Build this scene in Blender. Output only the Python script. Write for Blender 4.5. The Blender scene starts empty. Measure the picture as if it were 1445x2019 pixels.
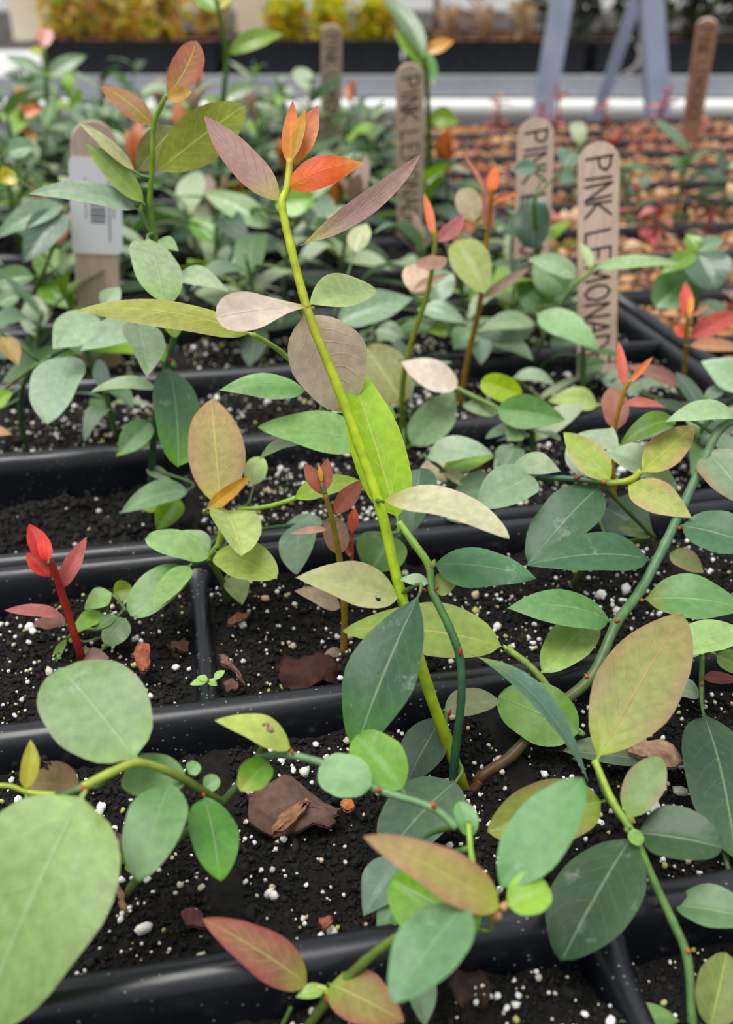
import bpy, math, random
import numpy as np
from mathutils import Vector, Matrix

# ------------------------------------------------------------------ camera
sc = bpy.context.scene
COL = sc.collection
random.seed(7)
RNG = np.random.default_rng(11)
H = 0.17                      # camera height over the tray rims (z = 0)
F = 2000.0                    # focal length in pixels of the 1445 x 2019 frame
CX, CY = 722.5, 1009.5
TH = math.atan((CY + 50) / F)             # pitch down
PSI = math.radians(11.05)                 # yaw to the right of the tray axis
FWD = Vector((math.sin(PSI)*math.cos(TH), math.cos(PSI)*math.cos(TH), -math.sin(TH)))
RGT = Vector((math.cos(PSI), -math.sin(PSI), 0))
UPV = RGT.cross(FWD)
CAM = Vector((0, 0, H))
UP = Vector((0, 0, 1))
cd = bpy.data.cameras.new('camera')
cam = bpy.data.objects.new('camera', cd)
COL.objects.link(cam)
R = Matrix((RGT, UPV, -FWD)).transposed().to_4x4()
cam.matrix_world = Matrix.Translation(CAM) @ R
cd.sensor_fit = 'AUTO'
cd.sensor_width = 36.0
cd.lens = 36.0 * F / 2019.0
cd.clip_start = 0.005
cd.clip_end = 100
cd.dof.use_dof = True
cd.dof.focus_distance = 0.262
cd.dof.aperture_fstop = 13.5
sc.camera = cam

# ------------------------------------------------------------------ light
w = bpy.data.worlds.new('overcast_sky')
sc.world = w
w.use_nodes = True
nt = w.node_tree
nt.nodes.clear()
out = nt.nodes.new('ShaderNodeOutputWorld')
bg = nt.nodes.new('ShaderNodeBackground')
tc = nt.nodes.new('ShaderNodeTexCoord')
sep = nt.nodes.new('ShaderNodeSeparateXYZ')
mr = nt.nodes.new('ShaderNodeMapRange')
mr.inputs['From Min'].default_value = -0.1
mr.inputs['From Max'].default_value = 0.9
cr = nt.nodes.new('ShaderNodeValToRGB')
cr.color_ramp.elements[0].color = (0.26, 0.27, 0.29, 1)
cr.color_ramp.elements[1].color = (1.10, 1.12, 1.14, 1)
nt.links.new(tc.outputs['Generated'], sep.inputs[0])
nt.links.new(sep.outputs['Z'], mr.inputs['Value'])
nt.links.new(mr.outputs[0], cr.inputs[0])
nt.links.new(cr.outputs[0], bg.inputs['Color'])
bg.inputs['Strength'].default_value = 1.0
nt.links.new(bg.outputs[0], out.inputs[0])
sd = bpy.data.lights.new('sun', 'SUN')
sd.energy = 3.3
sd.angle = math.radians(38)
sd.color = (1.0, 0.98, 0.94)
sun = bpy.data.objects.new('sun', sd)
COL.objects.link(sun)
# high soft sun through the greenhouse roof, a little from the left
sun.rotation_euler = Vector((0.26, 0.14, -1.0)).to_track_quat('-Z', 'Y').to_euler()
sc.view_settings.view_transform = 'Standard'
sc.view_settings.look = 'None'
sc.view_settings.gamma = 1.0
sc.view_settings.use_curve_mapping = False
sc.view_settings.exposure = 0.03

# ------------------------------------------------------------------ helpers
def px(x, y, d):
    """the point that stands at pixel (x, y), d metres deep"""
    return CAM + FWD*d + RGT*((x-CX)/F*d) + UPV*((CY-y)/F*d)

def ground(x, y, z=0.0):
    v = FWD + RGT*((x-CX)/F) + UPV*((CY-y)/F)
    return CAM + v*((z-H)/v.z)

def depth_on(x, y, z=-0.012):
    return (ground(x, y, z)-CAM).dot(FWD)

def lin(c):
    return tuple(((v/255.0)/12.92 if v <= 10.3 else (((v/255.0)+0.055)/1.055)**2.4) for v in c)

def setp(o, label=None, cat=None, group=None, kind=None):
    if label: o['label'] = label
    if cat: o['category'] = cat
    if group: o['group'] = group
    if kind: o['kind'] = kind
    return o

def empty(name, loc, label=None, cat=None, group=None, kind=None, rz=0):
    o = bpy.data.objects.new(name, None)
    COL.objects.link(o)
    o.location = loc
    o.rotation_euler = (0, 0, rz)
    o.empty_display_size = 0.01
    return setp(o, label, cat, group, kind)

def mesh(name, verts, faces, mat, cols=None, uvs=None, smooth=True):
    """verts (n,3), faces: list or (m,k) array, cols per vertex linear rgb, uvs per vertex"""
    me = bpy.data.meshes.new(name)
    verts = np.asarray(verts, dtype=np.float32)
    if isinstance(faces, np.ndarray):
        m, k = faces.shape
        me.vertices.add(len(verts)); me.vertices.foreach_set('co', verts.ravel())
        me.loops.add(m*k); me.loops.foreach_set('vertex_index', faces.ravel().astype(np.int32))
        me.polygons.add(m)
        me.polygons.foreach_set('loop_start', np.arange(0, m*k, k, dtype=np.int32))
        me.polygons.foreach_set('loop_total', np.full(m, k, dtype=np.int32))
        me.update(calc_edges=True)
        me.validate()
    else:
        me.from_pydata(verts.tolist(), [], faces)
    if smooth:
        me.polygons.foreach_set('use_smooth', np.ones(len(me.polygons), dtype=bool))
    if cols is not None:
        a = me.color_attributes.new('pigment', 'FLOAT_COLOR', 'POINT')
        c = np.ones((len(verts), 4), dtype=np.float32); c[:, :3] = cols
        a.data.foreach_set('color', c.ravel())
    if uvs is not None:
        l = me.uv_layers.new(name='UVMap')
        idx = np.zeros(len(me.loops), dtype=np.int32)
        me.loops.foreach_get('vertex_index', idx)
        l.data.foreach_set('uv', np.asarray(uvs, dtype=np.float32)[idx].ravel())
    if mat: me.materials.append(mat)
    return me

def obj(name, me, parent=None):
    """world-space mesh data linked as one object; put under parent without moving it"""
    o = bpy.data.objects.new(name, me)
    COL.objects.link(o)
    if parent is not None:
        o.parent = parent
        o.matrix_parent_inverse = Matrix.LocRotScale(parent.location, parent.rotation_euler, None).inverted()
    return o

def top_obj(name, verts, faces, mat, cols=None, uvs=None, smooth=True, origin=None, **k):
    """a top-level one-mesh thing whose origin sits at its base"""
    v = np.asarray(verts, dtype=np.float64)
    if origin is None:
        origin = Vector((v[:, 0].mean(), v[:, 1].mean(), v[:, 2].min()))
    o = obj(name, mesh(name, v-np.array(origin), faces, mat, cols, uvs, smooth))
    o.location = origin
    return setp(o, **k)

# ------------------------------------------------------------------ materials
def mat_new(name):
    m = bpy.data.materials.new(name); m.use_nodes = True
    n = m.node_tree.nodes; n.clear()
    o = n.new('ShaderNodeOutputMaterial')
    p = n.new('ShaderNodeBsdfPrincipled')
    m.node_tree.links.new(p.outputs[0], o.inputs[0])
    return m, n, m.node_tree.links, p, o

def node(n, t, **k):
    x = n.new(t)
    for a, v in k.items():
        if a == 'inp':
            for i, vv in v.items(): x.inputs[i].default_value = vv
        else: setattr(x, a, v)
    return x

def math_n(n, l, op, a, b=None, c=None):
    x = n.new('ShaderNodeMath'); x.operation = op
    for i, v in enumerate((a, b, c)):
        if v is None: continue
        if isinstance(v, (int, float)): x.inputs[i].default_value = v
        else: l.new(v, x.inputs[i])
    return x.outputs[0]

def leaf_material(name, mid, side, trans, rough, veincol, spec=0.5, relief=0.6, residue=0.0):
    m, n, l, p, o = mat_new(name)
    at = node(n, 'ShaderNodeAttribute', attribute_name='pigment')
    uv = node(n, 'ShaderNodeUVMap', uv_map='UVMap')
    sx = node(n, 'ShaderNodeSeparateXYZ'); l.new(uv.outputs[0], sx.inputs[0])
    u = sx.outputs[0]
    v = math_n(n, l, 'ABSOLUTE', math_n(n, l, 'MULTIPLY_ADD', sx.outputs[1], 2.0, -1.0))
    tcn = node(n, 'ShaderNodeTexCoord')
    nz = node(n, 'ShaderNodeTexNoise', inp={'Scale': 160.0, 'Detail': 3.0}); l.new(tcn.outputs['Object'], nz.inputs['Vector'])
    # midrib
    mk = node(n, 'ShaderNodeMapRange', inp={'From Min': 0.012, 'From Max': 0.05, 'To Min': 1.0, 'To Max': 0.0}); l.new(v, mk.inputs['Value'])
    # side veins curving forward to the tip
    vs = math_n(n, l, 'POWER', v, 1.3)
    ph = math_n(n, l, 'MULTIPLY_ADD', vs, -2.1, math_n(n, l, 'MULTIPLY', u, 7.5))
    ph = math_n(n, l, 'ADD', ph, math_n(n, l, 'MULTIPLY', nz.outputs[0], 0.9))
    fr = math_n(n, l, 'ABSOLUTE', math_n(n, l, 'SUBTRACT', math_n(n, l, 'FRACT', ph), 0.5))
    sk = node(n, 'ShaderNodeMapRange', inp={'From Min': 0.015, 'From Max': 0.075, 'To Min': 1.0, 'To Max': 0.0}); l.new(fr, sk.inputs['Value'])
    fade = node(n, 'ShaderNodeMapRange', inp={'From Min': 0.55, 'From Max': 0.95, 'To Min': 1.0, 'To Max': 0.0}); l.new(v, fade.inputs['Value'])
    sv = math_n(n, l, 'MULTIPLY', sk.outputs[0], fade.outputs[0])
    vein = math_n(n, l, 'MAXIMUM', math_n(n, l, 'MULTIPLY', mk.outputs[0], mid), math_n(n, l, 'MULTIPLY', sv, side))
    # mottle
    n2 = node(n, 'ShaderNodeTexNoise', inp={'Scale': 420.0, 'Detail': 4.0}); l.new(tcn.outputs['Object'], n2.inputs['Vector'])
    mm = node(n, 'ShaderNodeMapRange', inp={'From Min': 0.3, 'From Max': 0.7, 'To Min': 0.84, 'To Max': 1.14}); l.new(n2.outputs[0], mm.inputs['Value'])
    mu = node(n, 'ShaderNodeVectorMath', operation='SCALE'); l.new(at.outputs['Color'], mu.inputs[0]); l.new(mm.outputs[0], mu.inputs['Scale'])
    mx = node(n, 'ShaderNodeMix', data_type='RGBA'); l.new(vein, mx.inputs[0]); l.new(mu.outputs[0], mx.inputs[6])
    mx.inputs[7].default_value = (*lin(veincol), 1)
    col = mx.outputs[2]
    if residue:
        # dried hard-water marks on the old leaves
        n3 = node(n, 'ShaderNodeTexNoise', inp={'Scale': 95.0, 'Detail': 6.0, 'Roughness': 0.72}); l.new(tcn.outputs['Object'], n3.inputs['Vector'])
        rm = node(n, 'ShaderNodeMapRange', inp={'From Min': 0.60, 'From Max': 0.80, 'To Min': 0.0, 'To Max': residue}); l.new(n3.outputs[0], rm.inputs['Value'])
        m2 = node(n, 'ShaderNodeMix', data_type='RGBA'); l.new(rm.outputs[0], m2.inputs[0]); l.new(col, m2.inputs[6]); m2.inputs[7].default_value = (0.62, 0.68, 0.64, 1)
        col = m2.outputs[2]
    l.new(col, p.inputs['Base Color'])
    p.inputs['Roughness'].default_value = rough
    p.inputs['Specular IOR Level'].default_value = spec
    bp = node(n, 'ShaderNodeBump', inp={'Strength': 0.35, 'Distance': 0.0006})
    hgt = math_n(n, l, 'MULTIPLY_ADD', n2.outputs[0], 0.5, math_n(n, l, 'MULTIPLY', math_n(n, l, 'MAXIMUM', mk.outputs[0], math_n(n, l, 'MULTIPLY', sv, relief)), -0.6))
    l.new(hgt, bp.inputs['Height']); l.new(bp.outputs[0], p.inputs['Normal'])
    tr = node(n, 'ShaderNodeBsdfTranslucent')
    hs = node(n, 'ShaderNodeHueSaturation', inp={'Saturation': 1.15, 'Value': 1.2}); l.new(col, hs.inputs['Color'])
    l.new(hs.outputs[0], tr.inputs['Color'])
    ms = node(n, 'ShaderNodeMixShader', inp={0: trans}); l.new(p.outputs[0], ms.inputs[1]); l.new(tr.outputs[0], ms.inputs[2])
    l.new(ms.outputs[0], o.inputs[0])
    return m

M_WAXY = leaf_material('waxy_leaf', 0.32, 0.05, 0.24, 0.43, (170, 196, 150), 0.45, 0.12, 0.5)
M_YOUNG = leaf_material('young_leaf', 0.65, 0.28, 0.42, 0.5, (215, 215, 120), 0.4)
M_RED = leaf_material('red_leaf', 0.25, 0.10, 0.35, 0.45, (225, 150, 120), 0.4)
M_FAR = leaf_material('seedling_leaf', 0.3, 0.0, 0.28, 0.28, (176, 200, 150), 0.8)

def pigment_material(name, rough=0.5, spec=0.4, trans=0.0, bump=0.0, scale=300.0):
    m, n, l, p, o = mat_new(name)
    at = node(n, 'ShaderNodeAttribute', attribute_name='pigment')
    tcn = node(n, 'ShaderNodeTexCoord')
    n2 = node(n, 'ShaderNodeTexNoise', inp={'Scale': scale, 'Detail': 4.0}); l.new(tcn.outputs['Object'], n2.inputs['Vector'])
    mm = node(n, 'ShaderNodeMapRange', inp={'From Min': 0.3, 'From Max': 0.7, 'To Min': 0.75, 'To Max': 1.2}); l.new(n2.outputs[0], mm.inputs['Value'])
    mu = node(n, 'ShaderNodeVectorMath', operation='SCALE'); l.new(at.outputs['Color'], mu.inputs[0]); l.new(mm.outputs[0], mu.inputs['Scale'])
    l.new(mu.outputs[0], p.inputs['Base Color'])
    p.inputs['Roughness'].default_value = rough
    p.inputs['Specular IOR Level'].default_value = spec
    if bump:
        bp = node(n, 'ShaderNodeBump', inp={'Strength': 0.6, 'Distance': bump}); l.new(n2.outputs[0], bp.inputs['Height']); l.new(bp.outputs[0], p.inputs['Normal'])
    if trans:
        tr = node(n, 'ShaderNodeBsdfTranslucent'); l.new(mu.outputs[0], tr.inputs[0])
        ms = node(n, 'ShaderNodeMixShader', inp={0: trans}); l.new(p.outputs[0], ms.inputs[1]); l.new(tr.outputs[0], ms.inputs[2])
        l.new(ms.outputs[0], o.inputs[0])
    return m

M_STEM = pigment_material('stem_skin', 0.42, 0.45, 0.25)
M_BARK = pigment_material('bark', 0.85, 0.2, 0.0, 0.0008, 500.0)
M_FOLIAGE = pigment_material('far_foliage', 0.5, 0.4, 0.5)
M_CRUMB = pigment_material('soil_crumb', 0.8, 0.35, 0.0, 0.0006, 900.0)
M_PERLITE = pigment_material('perlite_grain', 0.8, 0.3, 0.0, 0.0005, 1200.0)

def simple(name, rgb, rough=0.5, metal=0.0, spec=0.5, noise=0.0, scale=60.0, bump=0.0, stretch=None):
    m, n, l, p, o = mat_new(name)
    p.inputs['Roughness'].default_value = rough; p.inputs['Metallic'].default_value = metal
    p.inputs['Specular IOR Level'].default_value = spec
    c = lin(rgb)
    p.inputs['Base Color'].default_value = (*c, 1)
    if noise or bump:
        tcn = node(n, 'ShaderNodeTexCoord'); mp = node(n, 'ShaderNodeMapping')
        if stretch: mp.inputs['Scale'].default_value = stretch
        l.new(tcn.outputs['Object'], mp.inputs[0])
        nz = node(n, 'ShaderNodeTexNoise', inp={'Scale': scale, 'Detail': 5.0}); l.new(mp.outputs[0], nz.inputs['Vector'])
        rp = node(n, 'ShaderNodeValToRGB')
        rp.color_ramp.elements[0].position = 0.3; rp.color_ramp.elements[1].position = 0.7
        rp.color_ramp.elements[0].color = (*[v*(1-noise) for v in c], 1)
        rp.color_ramp.elements[1].color = (*[min(1, v*(1+noise)) for v in c], 1)
        l.new(nz.outputs[0], rp.inputs[0]); l.new(rp.outputs[0], p.inputs['Base Color'])
        if bump:
            bp = node(n, 'ShaderNodeBump', inp={'Strength': 0.5, 'Distance': bump}); l.new(nz.outputs[0], bp.inputs['Height']); l.new(bp.outputs[0], p.inputs['Normal'])
    return m

def tray_material():
    m, n, l, p, o = mat_new('black_tray_plastic')
    tcn = node(n, 'ShaderNodeTexCoord')
    # pale dust flecks and dried splashes left on the plastic
    vo = node(n, 'ShaderNodeTexVoronoi', inp={'Scale': 650.0}); l.new(tcn.outputs['Object'], vo.inputs['Vector'])
    nz = node(n, 'ShaderNodeTexNoise', inp={'Scale': 60.0, 'Detail': 4.0}); l.new(tcn.outputs['Object'], nz.inputs['Vector'])
    dot = node(n, 'ShaderNodeMapRange', inp={'From Min': 0.10, 'From Max': 0.22, 'To Min': 1.0, 'To Max': 0.0}); l.new(vo.outputs['Distance'], dot.inputs['Value'])
    sel = node(n, 'ShaderNodeMapRange', inp={'From Min': 0.44, 'From Max': 0.6}); l.new(nz.outputs[0], sel.inputs['Value'])
    sepc = node(n, 'ShaderNodeSeparateColor'); l.new(vo.outputs['Color'], sepc.inputs[0])
    pick = math_n(n, l, 'GREATER_THAN', sepc.outputs[0], 0.62)
    f = math_n(n, l, 'MULTIPLY', math_n(n, l, 'MULTIPLY', dot.outputs[0], sel.outputs[0]), pick)
    f = math_n(n, l, 'MULTIPLY', f, 0.75)
    mx = node(n, 'ShaderNodeMix', data_type='RGBA')
    mx.inputs[6].default_value = (0.006, 0.007, 0.011, 1); mx.inputs[7].default_value = (0.42, 0.42, 0.40, 1)
    l.new(f, mx.inputs[0]); l.new(mx.outputs[2], p.inputs['Base Color'])
    rr = node(n, 'ShaderNodeMapRange', inp={'From Min': 0.3, 'From Max': 0.7, 'To Min': 0.24, 'To Max': 0.40}); l.new(nz.outputs[0], rr.inputs['Value'])
    l.new(rr.outputs[0], p.inputs['Roughness'])
    p.inputs['Specular IOR Level'].default_value = 0.5
    return m

M_TRAY = tray_material()
M_WOOD = simple('stake_wood', (204, 178, 160), 0.7, 0, 0.3, 0.14, 30.0, 0.0003, (14, 14, 1.2))
M_INK = simple('black_marker_ink', (38, 36, 36), 0.6)
M_LABEL = simple('white_label_paper', (244, 242, 248), 0.45)
M_PRINT = simple('grey_label_print', (95, 93, 100), 0.6)
M_STEEL = simple('galvanised_steel', (150, 158, 178), 0.45, 0.35, 0.5, 0.12, 25.0)
M_ALU = simple('bench_aluminium', (176, 180, 190), 0.4, 0.5, 0.5, 0.1, 20.0)
M_WHITE = simple('white_plastic', (232, 232, 230), 0.4)
M_CREAM = simple('cream_plastic', (226, 214, 190), 0.5)
M_CONC = simple('concrete', (120, 116, 112), 0.9, 0, 0.3, 0.15, 8.0)
M_GREY = simple('grey_wire_mesh', (120, 124, 132), 0.5, 0.4)
M_HOSE = simple('grey_hose', (120, 112, 110), 0.5)
M_YTAG = simple('yellow_tag_plastic', (235, 170, 25), 0.5)

def soil_material(name, dark, light):
    m, n, l, p, o = mat_new(name)
    tcn = node(n, 'ShaderNodeTexCoord')
    nz = node(n, 'ShaderNodeTexNoise', inp={'Scale': 350.0, 'Detail': 6.0, 'Roughness': 0.7}); l.new(tcn.outputs['Object'], nz.inputs['Vector'])
    rp = node(n, 'ShaderNodeValToRGB')
    rp.color_ramp.elements[0].position = 0.35; rp.color_ramp.elements[1].position = 0.72
    rp.color_ramp.elements[0].color = (*lin(dark), 1); rp.color_ramp.elements[1].color = (*lin(light), 1)
    l.new(nz.outputs[0], rp.inputs[0]); l.new(rp.outputs[0], p.inputs['Base Color'])
    p.inputs['Roughness'].default_value = 0.85; p.inputs['Specular IOR Level'].default_value = 0.3
    bp = node(n, 'ShaderNodeBump', inp={'Strength': 0.9, 'Distance': 0.0015}); l.new(nz.outputs[0], bp.inputs['Height']); l.new(bp.outputs[0], p.inputs['Normal'])
    return m
M_SOIL = soil_material('dark_potting_soil', (8, 7, 6), (29, 25, 22))
M_MULCH = soil_material('orange_brown_soil', (92, 58, 38), (196, 128, 78))

# ------------------------------------------------------------------ shapes
def bez(points, n):
    """Catmull-Rom through points (list of tuples), n samples per span"""
    P = [np.array(p, dtype=float) for p in points]
    P = [2*P[0]-P[1]] + P + [2*P[-1]-P[-2]]
    o = []
    for i in range(1, len(P)-2):
        for k in range(n):
            t = k/n
            a, b, c, d = P[i-1], P[i], P[i+1], P[i+2]
            o.append(0.5*((2*b)+(-a+c)*t+(2*a-5*b+4*c-d)*t*t+(-a+3*b-3*c+d)*t**3))
    o.append(P[-2])
    return np.array(o)

def tube(path, rad, sides=7, closed=True):
    """path (n,3), rad (n,) -> verts, faces"""
    path = np.asarray(path, float); n = len(path)
    rad = np.broadcast_to(np.asarray(rad, float), (n,))
    tan = np.gradient(path, axis=0); tan /= np.linalg.norm(tan, axis=1)[:, None]+1e-12
    ref = np.array([0.31, 0.17, 0.93]); V = []
    s = np.cross(tan[0], ref); s /= np.linalg.norm(s)
    for i in range(n):
        s = s - tan[i]*s.dot(tan[i]); s /= np.linalg.norm(s)+1e-12
        b = np.cross(tan[i], s)
        for k in range(sides):
            a = 2*math.pi*k/sides
            V.append(path[i]+rad[i]*(math.cos(a)*s+math.sin(a)*b))
    Fc = []
    for i in range(n-1):
        for k in range(sides):
            k2 = (k+1) % sides
            Fc.append((i*sides+k, i*sides+k2, (i+1)*sides+k2, (i+1)*sides+k))
    if closed:
        V.append(path[0]); V.append(path[-1]); a, b = len(V)-2, len(V)-1
        for k in range(sides):
            k2 = (k+1) % sides
            Fc.append((a, k2, k)); Fc.append((b, (n-1)*sides+k, (n-1)*sides+k2))
    return np.array(V), Fc

def box(lo, hi):
    x0, y0, z0 = lo; x1, y1, z1 = hi
    V = [(x0, y0, z0), (x1, y0, z0), (x1, y1, z0), (x0, y1, z0), (x0, y0, z1), (x1, y0, z1), (x1, y1, z1), (x0, y1, z1)]
    Fc = [(0, 3, 2, 1), (4, 5, 6, 7), (0, 1, 5, 4), (1, 2, 6, 5), (2, 3, 7, 6), (3, 0, 4, 7)]
    return np.array(V, float), Fc

def merge(parts):
    V, Fc, o = [], [], 0
    for v, f in parts:
        V.append(np.asarray(v)); Fc += [tuple(i+o for i in q) for q in f]; o += len(v)
    return np.concatenate(V), Fc

# leaf outline, 0 at the stalk and 1 at the tip
def profile(t, a, b, pf):
    b = b+0.14
    t2 = np.clip((t-pf)/(1-pf), 0, 1)
    w_ = (t2**a)*((1-t2)**b)
    pk = a/(a+b); w_ = w_/((pk**a)*((1-pk)**b))
    return np.maximum(w_, np.where(t < pf+0.02, 0.045, 0.0))

def leaf_geo(P0, P1, nrm, width, a=0.62, b=0.86, pf=0.05, bend=0.0, side=0.0, fold=0.0, cup=0.0, twist=0.0, curl=0.0, wave=0.03, nu=16, nv=4, pal=None, seed=0):
    P0, P1 = np.array(P0), np.array(P1)
    ax = P1-P0; L = np.linalg.norm(ax); ah = ax/L
    n0 = np.array(nrm); n0 = n0-ah*n0.dot(ah); n0 /= np.linalg.norm(n0)
    s0 = np.cross(ah, n0)
    t = np.linspace(0, 1, nu+1)
    t = 0.5*t+0.5*(0.5-0.5*np.cos(np.pi*t))      # finer at both ends
    v = np.linspace(-1, 1, 2*nv+1)
    T, Vv = np.meshgrid(t, v, indexing='ij')
    W = profile(T, a, b, pf)*width*0.5
    rs = np.random.default_rng(seed+5)
    ph = rs.uniform(0, 6.28, 4)
    edge = 1+0.02*np.sin(T*8+ph[2]+Vv*0.8)+0.015*np.sin(T*17+ph[3])
    A = twist*(T-0.3)
    ca, sa = np.cos(A), np.sin(A)
    S = Vv*W*edge
    N = fold*np.abs(Vv)*W + cup*(Vv**2)*W + wave*width*np.sin(T*9+ph[1]+Vv*1.2)*np.abs(Vv)
    Sx = S*ca-N*sa; Nx = S*sa+N*ca
    arch = 4*T*(1-T)
    Nx = Nx + bend*L*arch - curl*L*T**4
    Sx = Sx + side*L*arch
    X = P0[None, None]+ah*(T*L)[..., None]+s0*Sx[..., None]+n0*Nx[..., None]
    m = 2*nv+1
    verts = X.reshape(-1, 3)
    I = np.arange((nu+1)*m).reshape(nu+1, m)
    faces = np.stack([I[:-1, :-1], I[1:, :-1], I[1:, 1:], I[:-1, 1:]], -1).reshape(-1, 4)
    uvs = np.stack([T, Vv*0.5+0.5], -1).reshape(-1, 2)
    cols = None
    if pal is not None:
        ctr, edg, bas, tip = [np.array(lin(c)) for c in pal]
        we = np.clip((np.abs(Vv)-0.35)/0.65, 0, 1)**1.6
        c = ctr*(1-we[..., None])+edg*we[..., None]
        wb = np.clip(1-T/0.32, 0, 1)**1.2
        c = c*(1-wb[..., None])+bas*wb[..., None]
        wt = np.clip((T-0.6)/0.4, 0, 1)
        c = c*(1-wt[..., None])+tip*wt[..., None]
        cols = c.reshape(-1, 3)
    return verts, faces, uvs, cols

def P4(c, edge=None, base=None, tip=None):
    return (c, edge or c, base or c, tip or c)

class Plant:
    """a seedling: an Empty at its root with stem, leaf and bud children"""
    def __init__(s, name, root, label, cat='seedling', group=None, d=None):
        x, y, dd = root
        s.loc = px(x, y, dd); s.d = d or dd
        s.o = empty(name, s.loc, label, cat, group)
        s.samples = []; s.pts = []
        s.k = 0
    def stem(s, pts, r0, r1, cols, name='stem', sides=8, label=None):
        """pts (x, y, depth) in picture coordinates; r in pixels; cols along the stem"""
        sp = bez(pts, 7)
        d = sp[:, 2]
        path = np.array([px(*q) for q in sp])
        n = len(path); t = np.linspace(0, 1, n)
        r = (r0+(r1-r0)*t)*d/F
        # slightly swollen nodes
        r = r*(1+0.10*np.maximum(0, np.cos(np.linspace(0, len(pts)-1, n)*2*math.pi))**6)
        V, Fc = tube(path, r, sides)
        C = np.array([lin(c) for c in cols]); k = len(C)
        ct = np.stack([np.interp(t, np.linspace(0, 1, k), C[:, i]) for i in range(3)], -1) if k > 1 else np.repeat(C, n, 0)
        cv = np.concatenate([np.repeat(ct, sides, 0), ct[:1], ct[-1:]])
        o = obj(name, mesh(name, V, Fc, M_STEM, cv), s.o)
        if label: o['label'] = label
        s.samples += [tuple(q) for q in sp]
        s.pts += [np.array(q) for q in path]
        return o
    def near(s, x, y):
        if not s.samples: return s.d
        b = min(s.samples, key=lambda q: (q[0]-x)**2+(q[1]-y)**2)
        return b[2]
    def leaf(s, x0, y0, x1, y1, w, pal, d=None, dt=None, roll=28, mat=None, label=None, name='leaf', dd=0.0, flip=False, **k):
        d0 = (d if d is not None else s.near(x0, y0))+dd
        if dt is None: dt = 0.45*(y0-y1)*d0/F
        A, B = px(x0, y0, d0), px(x1, y1, d0+dt)
        mid = (A+B)/2; ax = (B-A).normalized()
        n = (CAM-mid).normalized(); n = (n-ax*n.dot(ax)).normalized()
        r = math.radians(abs(roll))
        c1, c2 = Matrix.Rotation(r, 3, ax) @ n, Matrix.Rotation(-r, 3, ax) @ n
        up, dn = (c1, c2) if c1.z > c2.z else (c2, c1)
        nn = up if roll >= 0 else dn
        dm = (mid-CAM).dot(FWD)
        width = w*dm/F/math.cos(r)
        if len(pal) == 3 and not isinstance(pal[0], (tuple, list)): pal = P4(pal)
        s.k += 1
        k.setdefault('fold', 0.32); k.setdefault('bend', 0.06)
        V, Fc, uv, c = leaf_geo(A, B, nn, width, pal=pal, seed=s.k*13+int(x0), **k)
        o = obj(name, mesh(name, V, Fc, mat or M_WAXY, c, uv), s.o)
        if label: o['label'] = label
        if s.pts:
            # a leaf held off the stem gets its own little stalk back to it
            a = np.array(A); q = min(s.pts, key=lambda t: np.sum((t-a)**2)); g = np.linalg.norm(q-a)
            if g > 0.003:
                out_ = np.array((A-B).normalized())
                m1 = a+out_*g*0.35
                path = bez([a+np.array(B-A)*0.03, m1*0.55+(a*0.6+q*0.4)*0.45, q], 5)
                V, Fc = tube(path, np.linspace(0.00035, 0.0007, len(path)), 5)
                obj('leaf_stalk', mesh('leaf_stalk', V, Fc, M_STEM, np.repeat([lin((104, 136, 74))], len(V), 0)), s.o)
        return o
    def bud(s, x, y, x1, y1, w, col, d=None, name='bud', dt=0.0):
        d0 = d if d is not None else s.near(x, y)
        d0 -= 0.0015
        A, B = np.array(px(x, y, d0)), np.array(px(x1, y1, d0+dt))
        t = np.linspace(0, 1, 6)
        path = A+(B-A)*t[:, None]
        r = w*0.5*d0/F*np.array([0.55, 0.95, 1.0, 0.8, 0.45, 0.08])
        V, Fc = tube(path, r, 6)
        o = obj(name, mesh(name, V, Fc, M_STEM, np.repeat([lin(col)], len(V), 0)), s.o)
        return o

# ------------------------------------------------------------------ setting: floor, back wall
CU, SU = math.cos(PSI), math.sin(PSI)
def W2(u, v, z):
    """u across the view, v away from the camera (both level), z up"""
    return (u*CU+v*SU, -u*SU+v*CU, z)
def level(d, z):
    return (d-(H-z)*math.sin(TH))/math.cos(TH)
def tr2(v):
    return np.array([W2(*q) for q in v])
def box2(lo, hi):
    v, f = box(lo, hi); return tr2(v), f

V, Fc = box((-9, -3, -0.90), (11, 11, -0.85))
setp(obj('floor', mesh('floor', V, Fc, M_CONC, smooth=False)), 'grey concrete greenhouse floor between the benches', kind='structure')
V, Fc = box2((-6, 8.2, -0.06), (6, 8.26, 0.5))
o = setp(obj('wall_back', mesh('wall_back', V, Fc, M_WHITE, smooth=False)), 'white lower panels of the far greenhouse wall', kind='structure')
V, Fc = box2((-6, 8.2, -0.85), (6, 8.3, -0.06))
setp(obj('trim_1', mesh('trim_1', V, Fc, M_CONC, smooth=False)), 'grey base under the far greenhouse wall', kind='structure')

# ------------------------------------------------------------------ benches
def tube_obj(name, pts, r, mat, parent, sides=10):
    v, f = tube(np.array(pts, float), r, sides)
    return obj(name, mesh(name, v, f, mat), parent)

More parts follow.
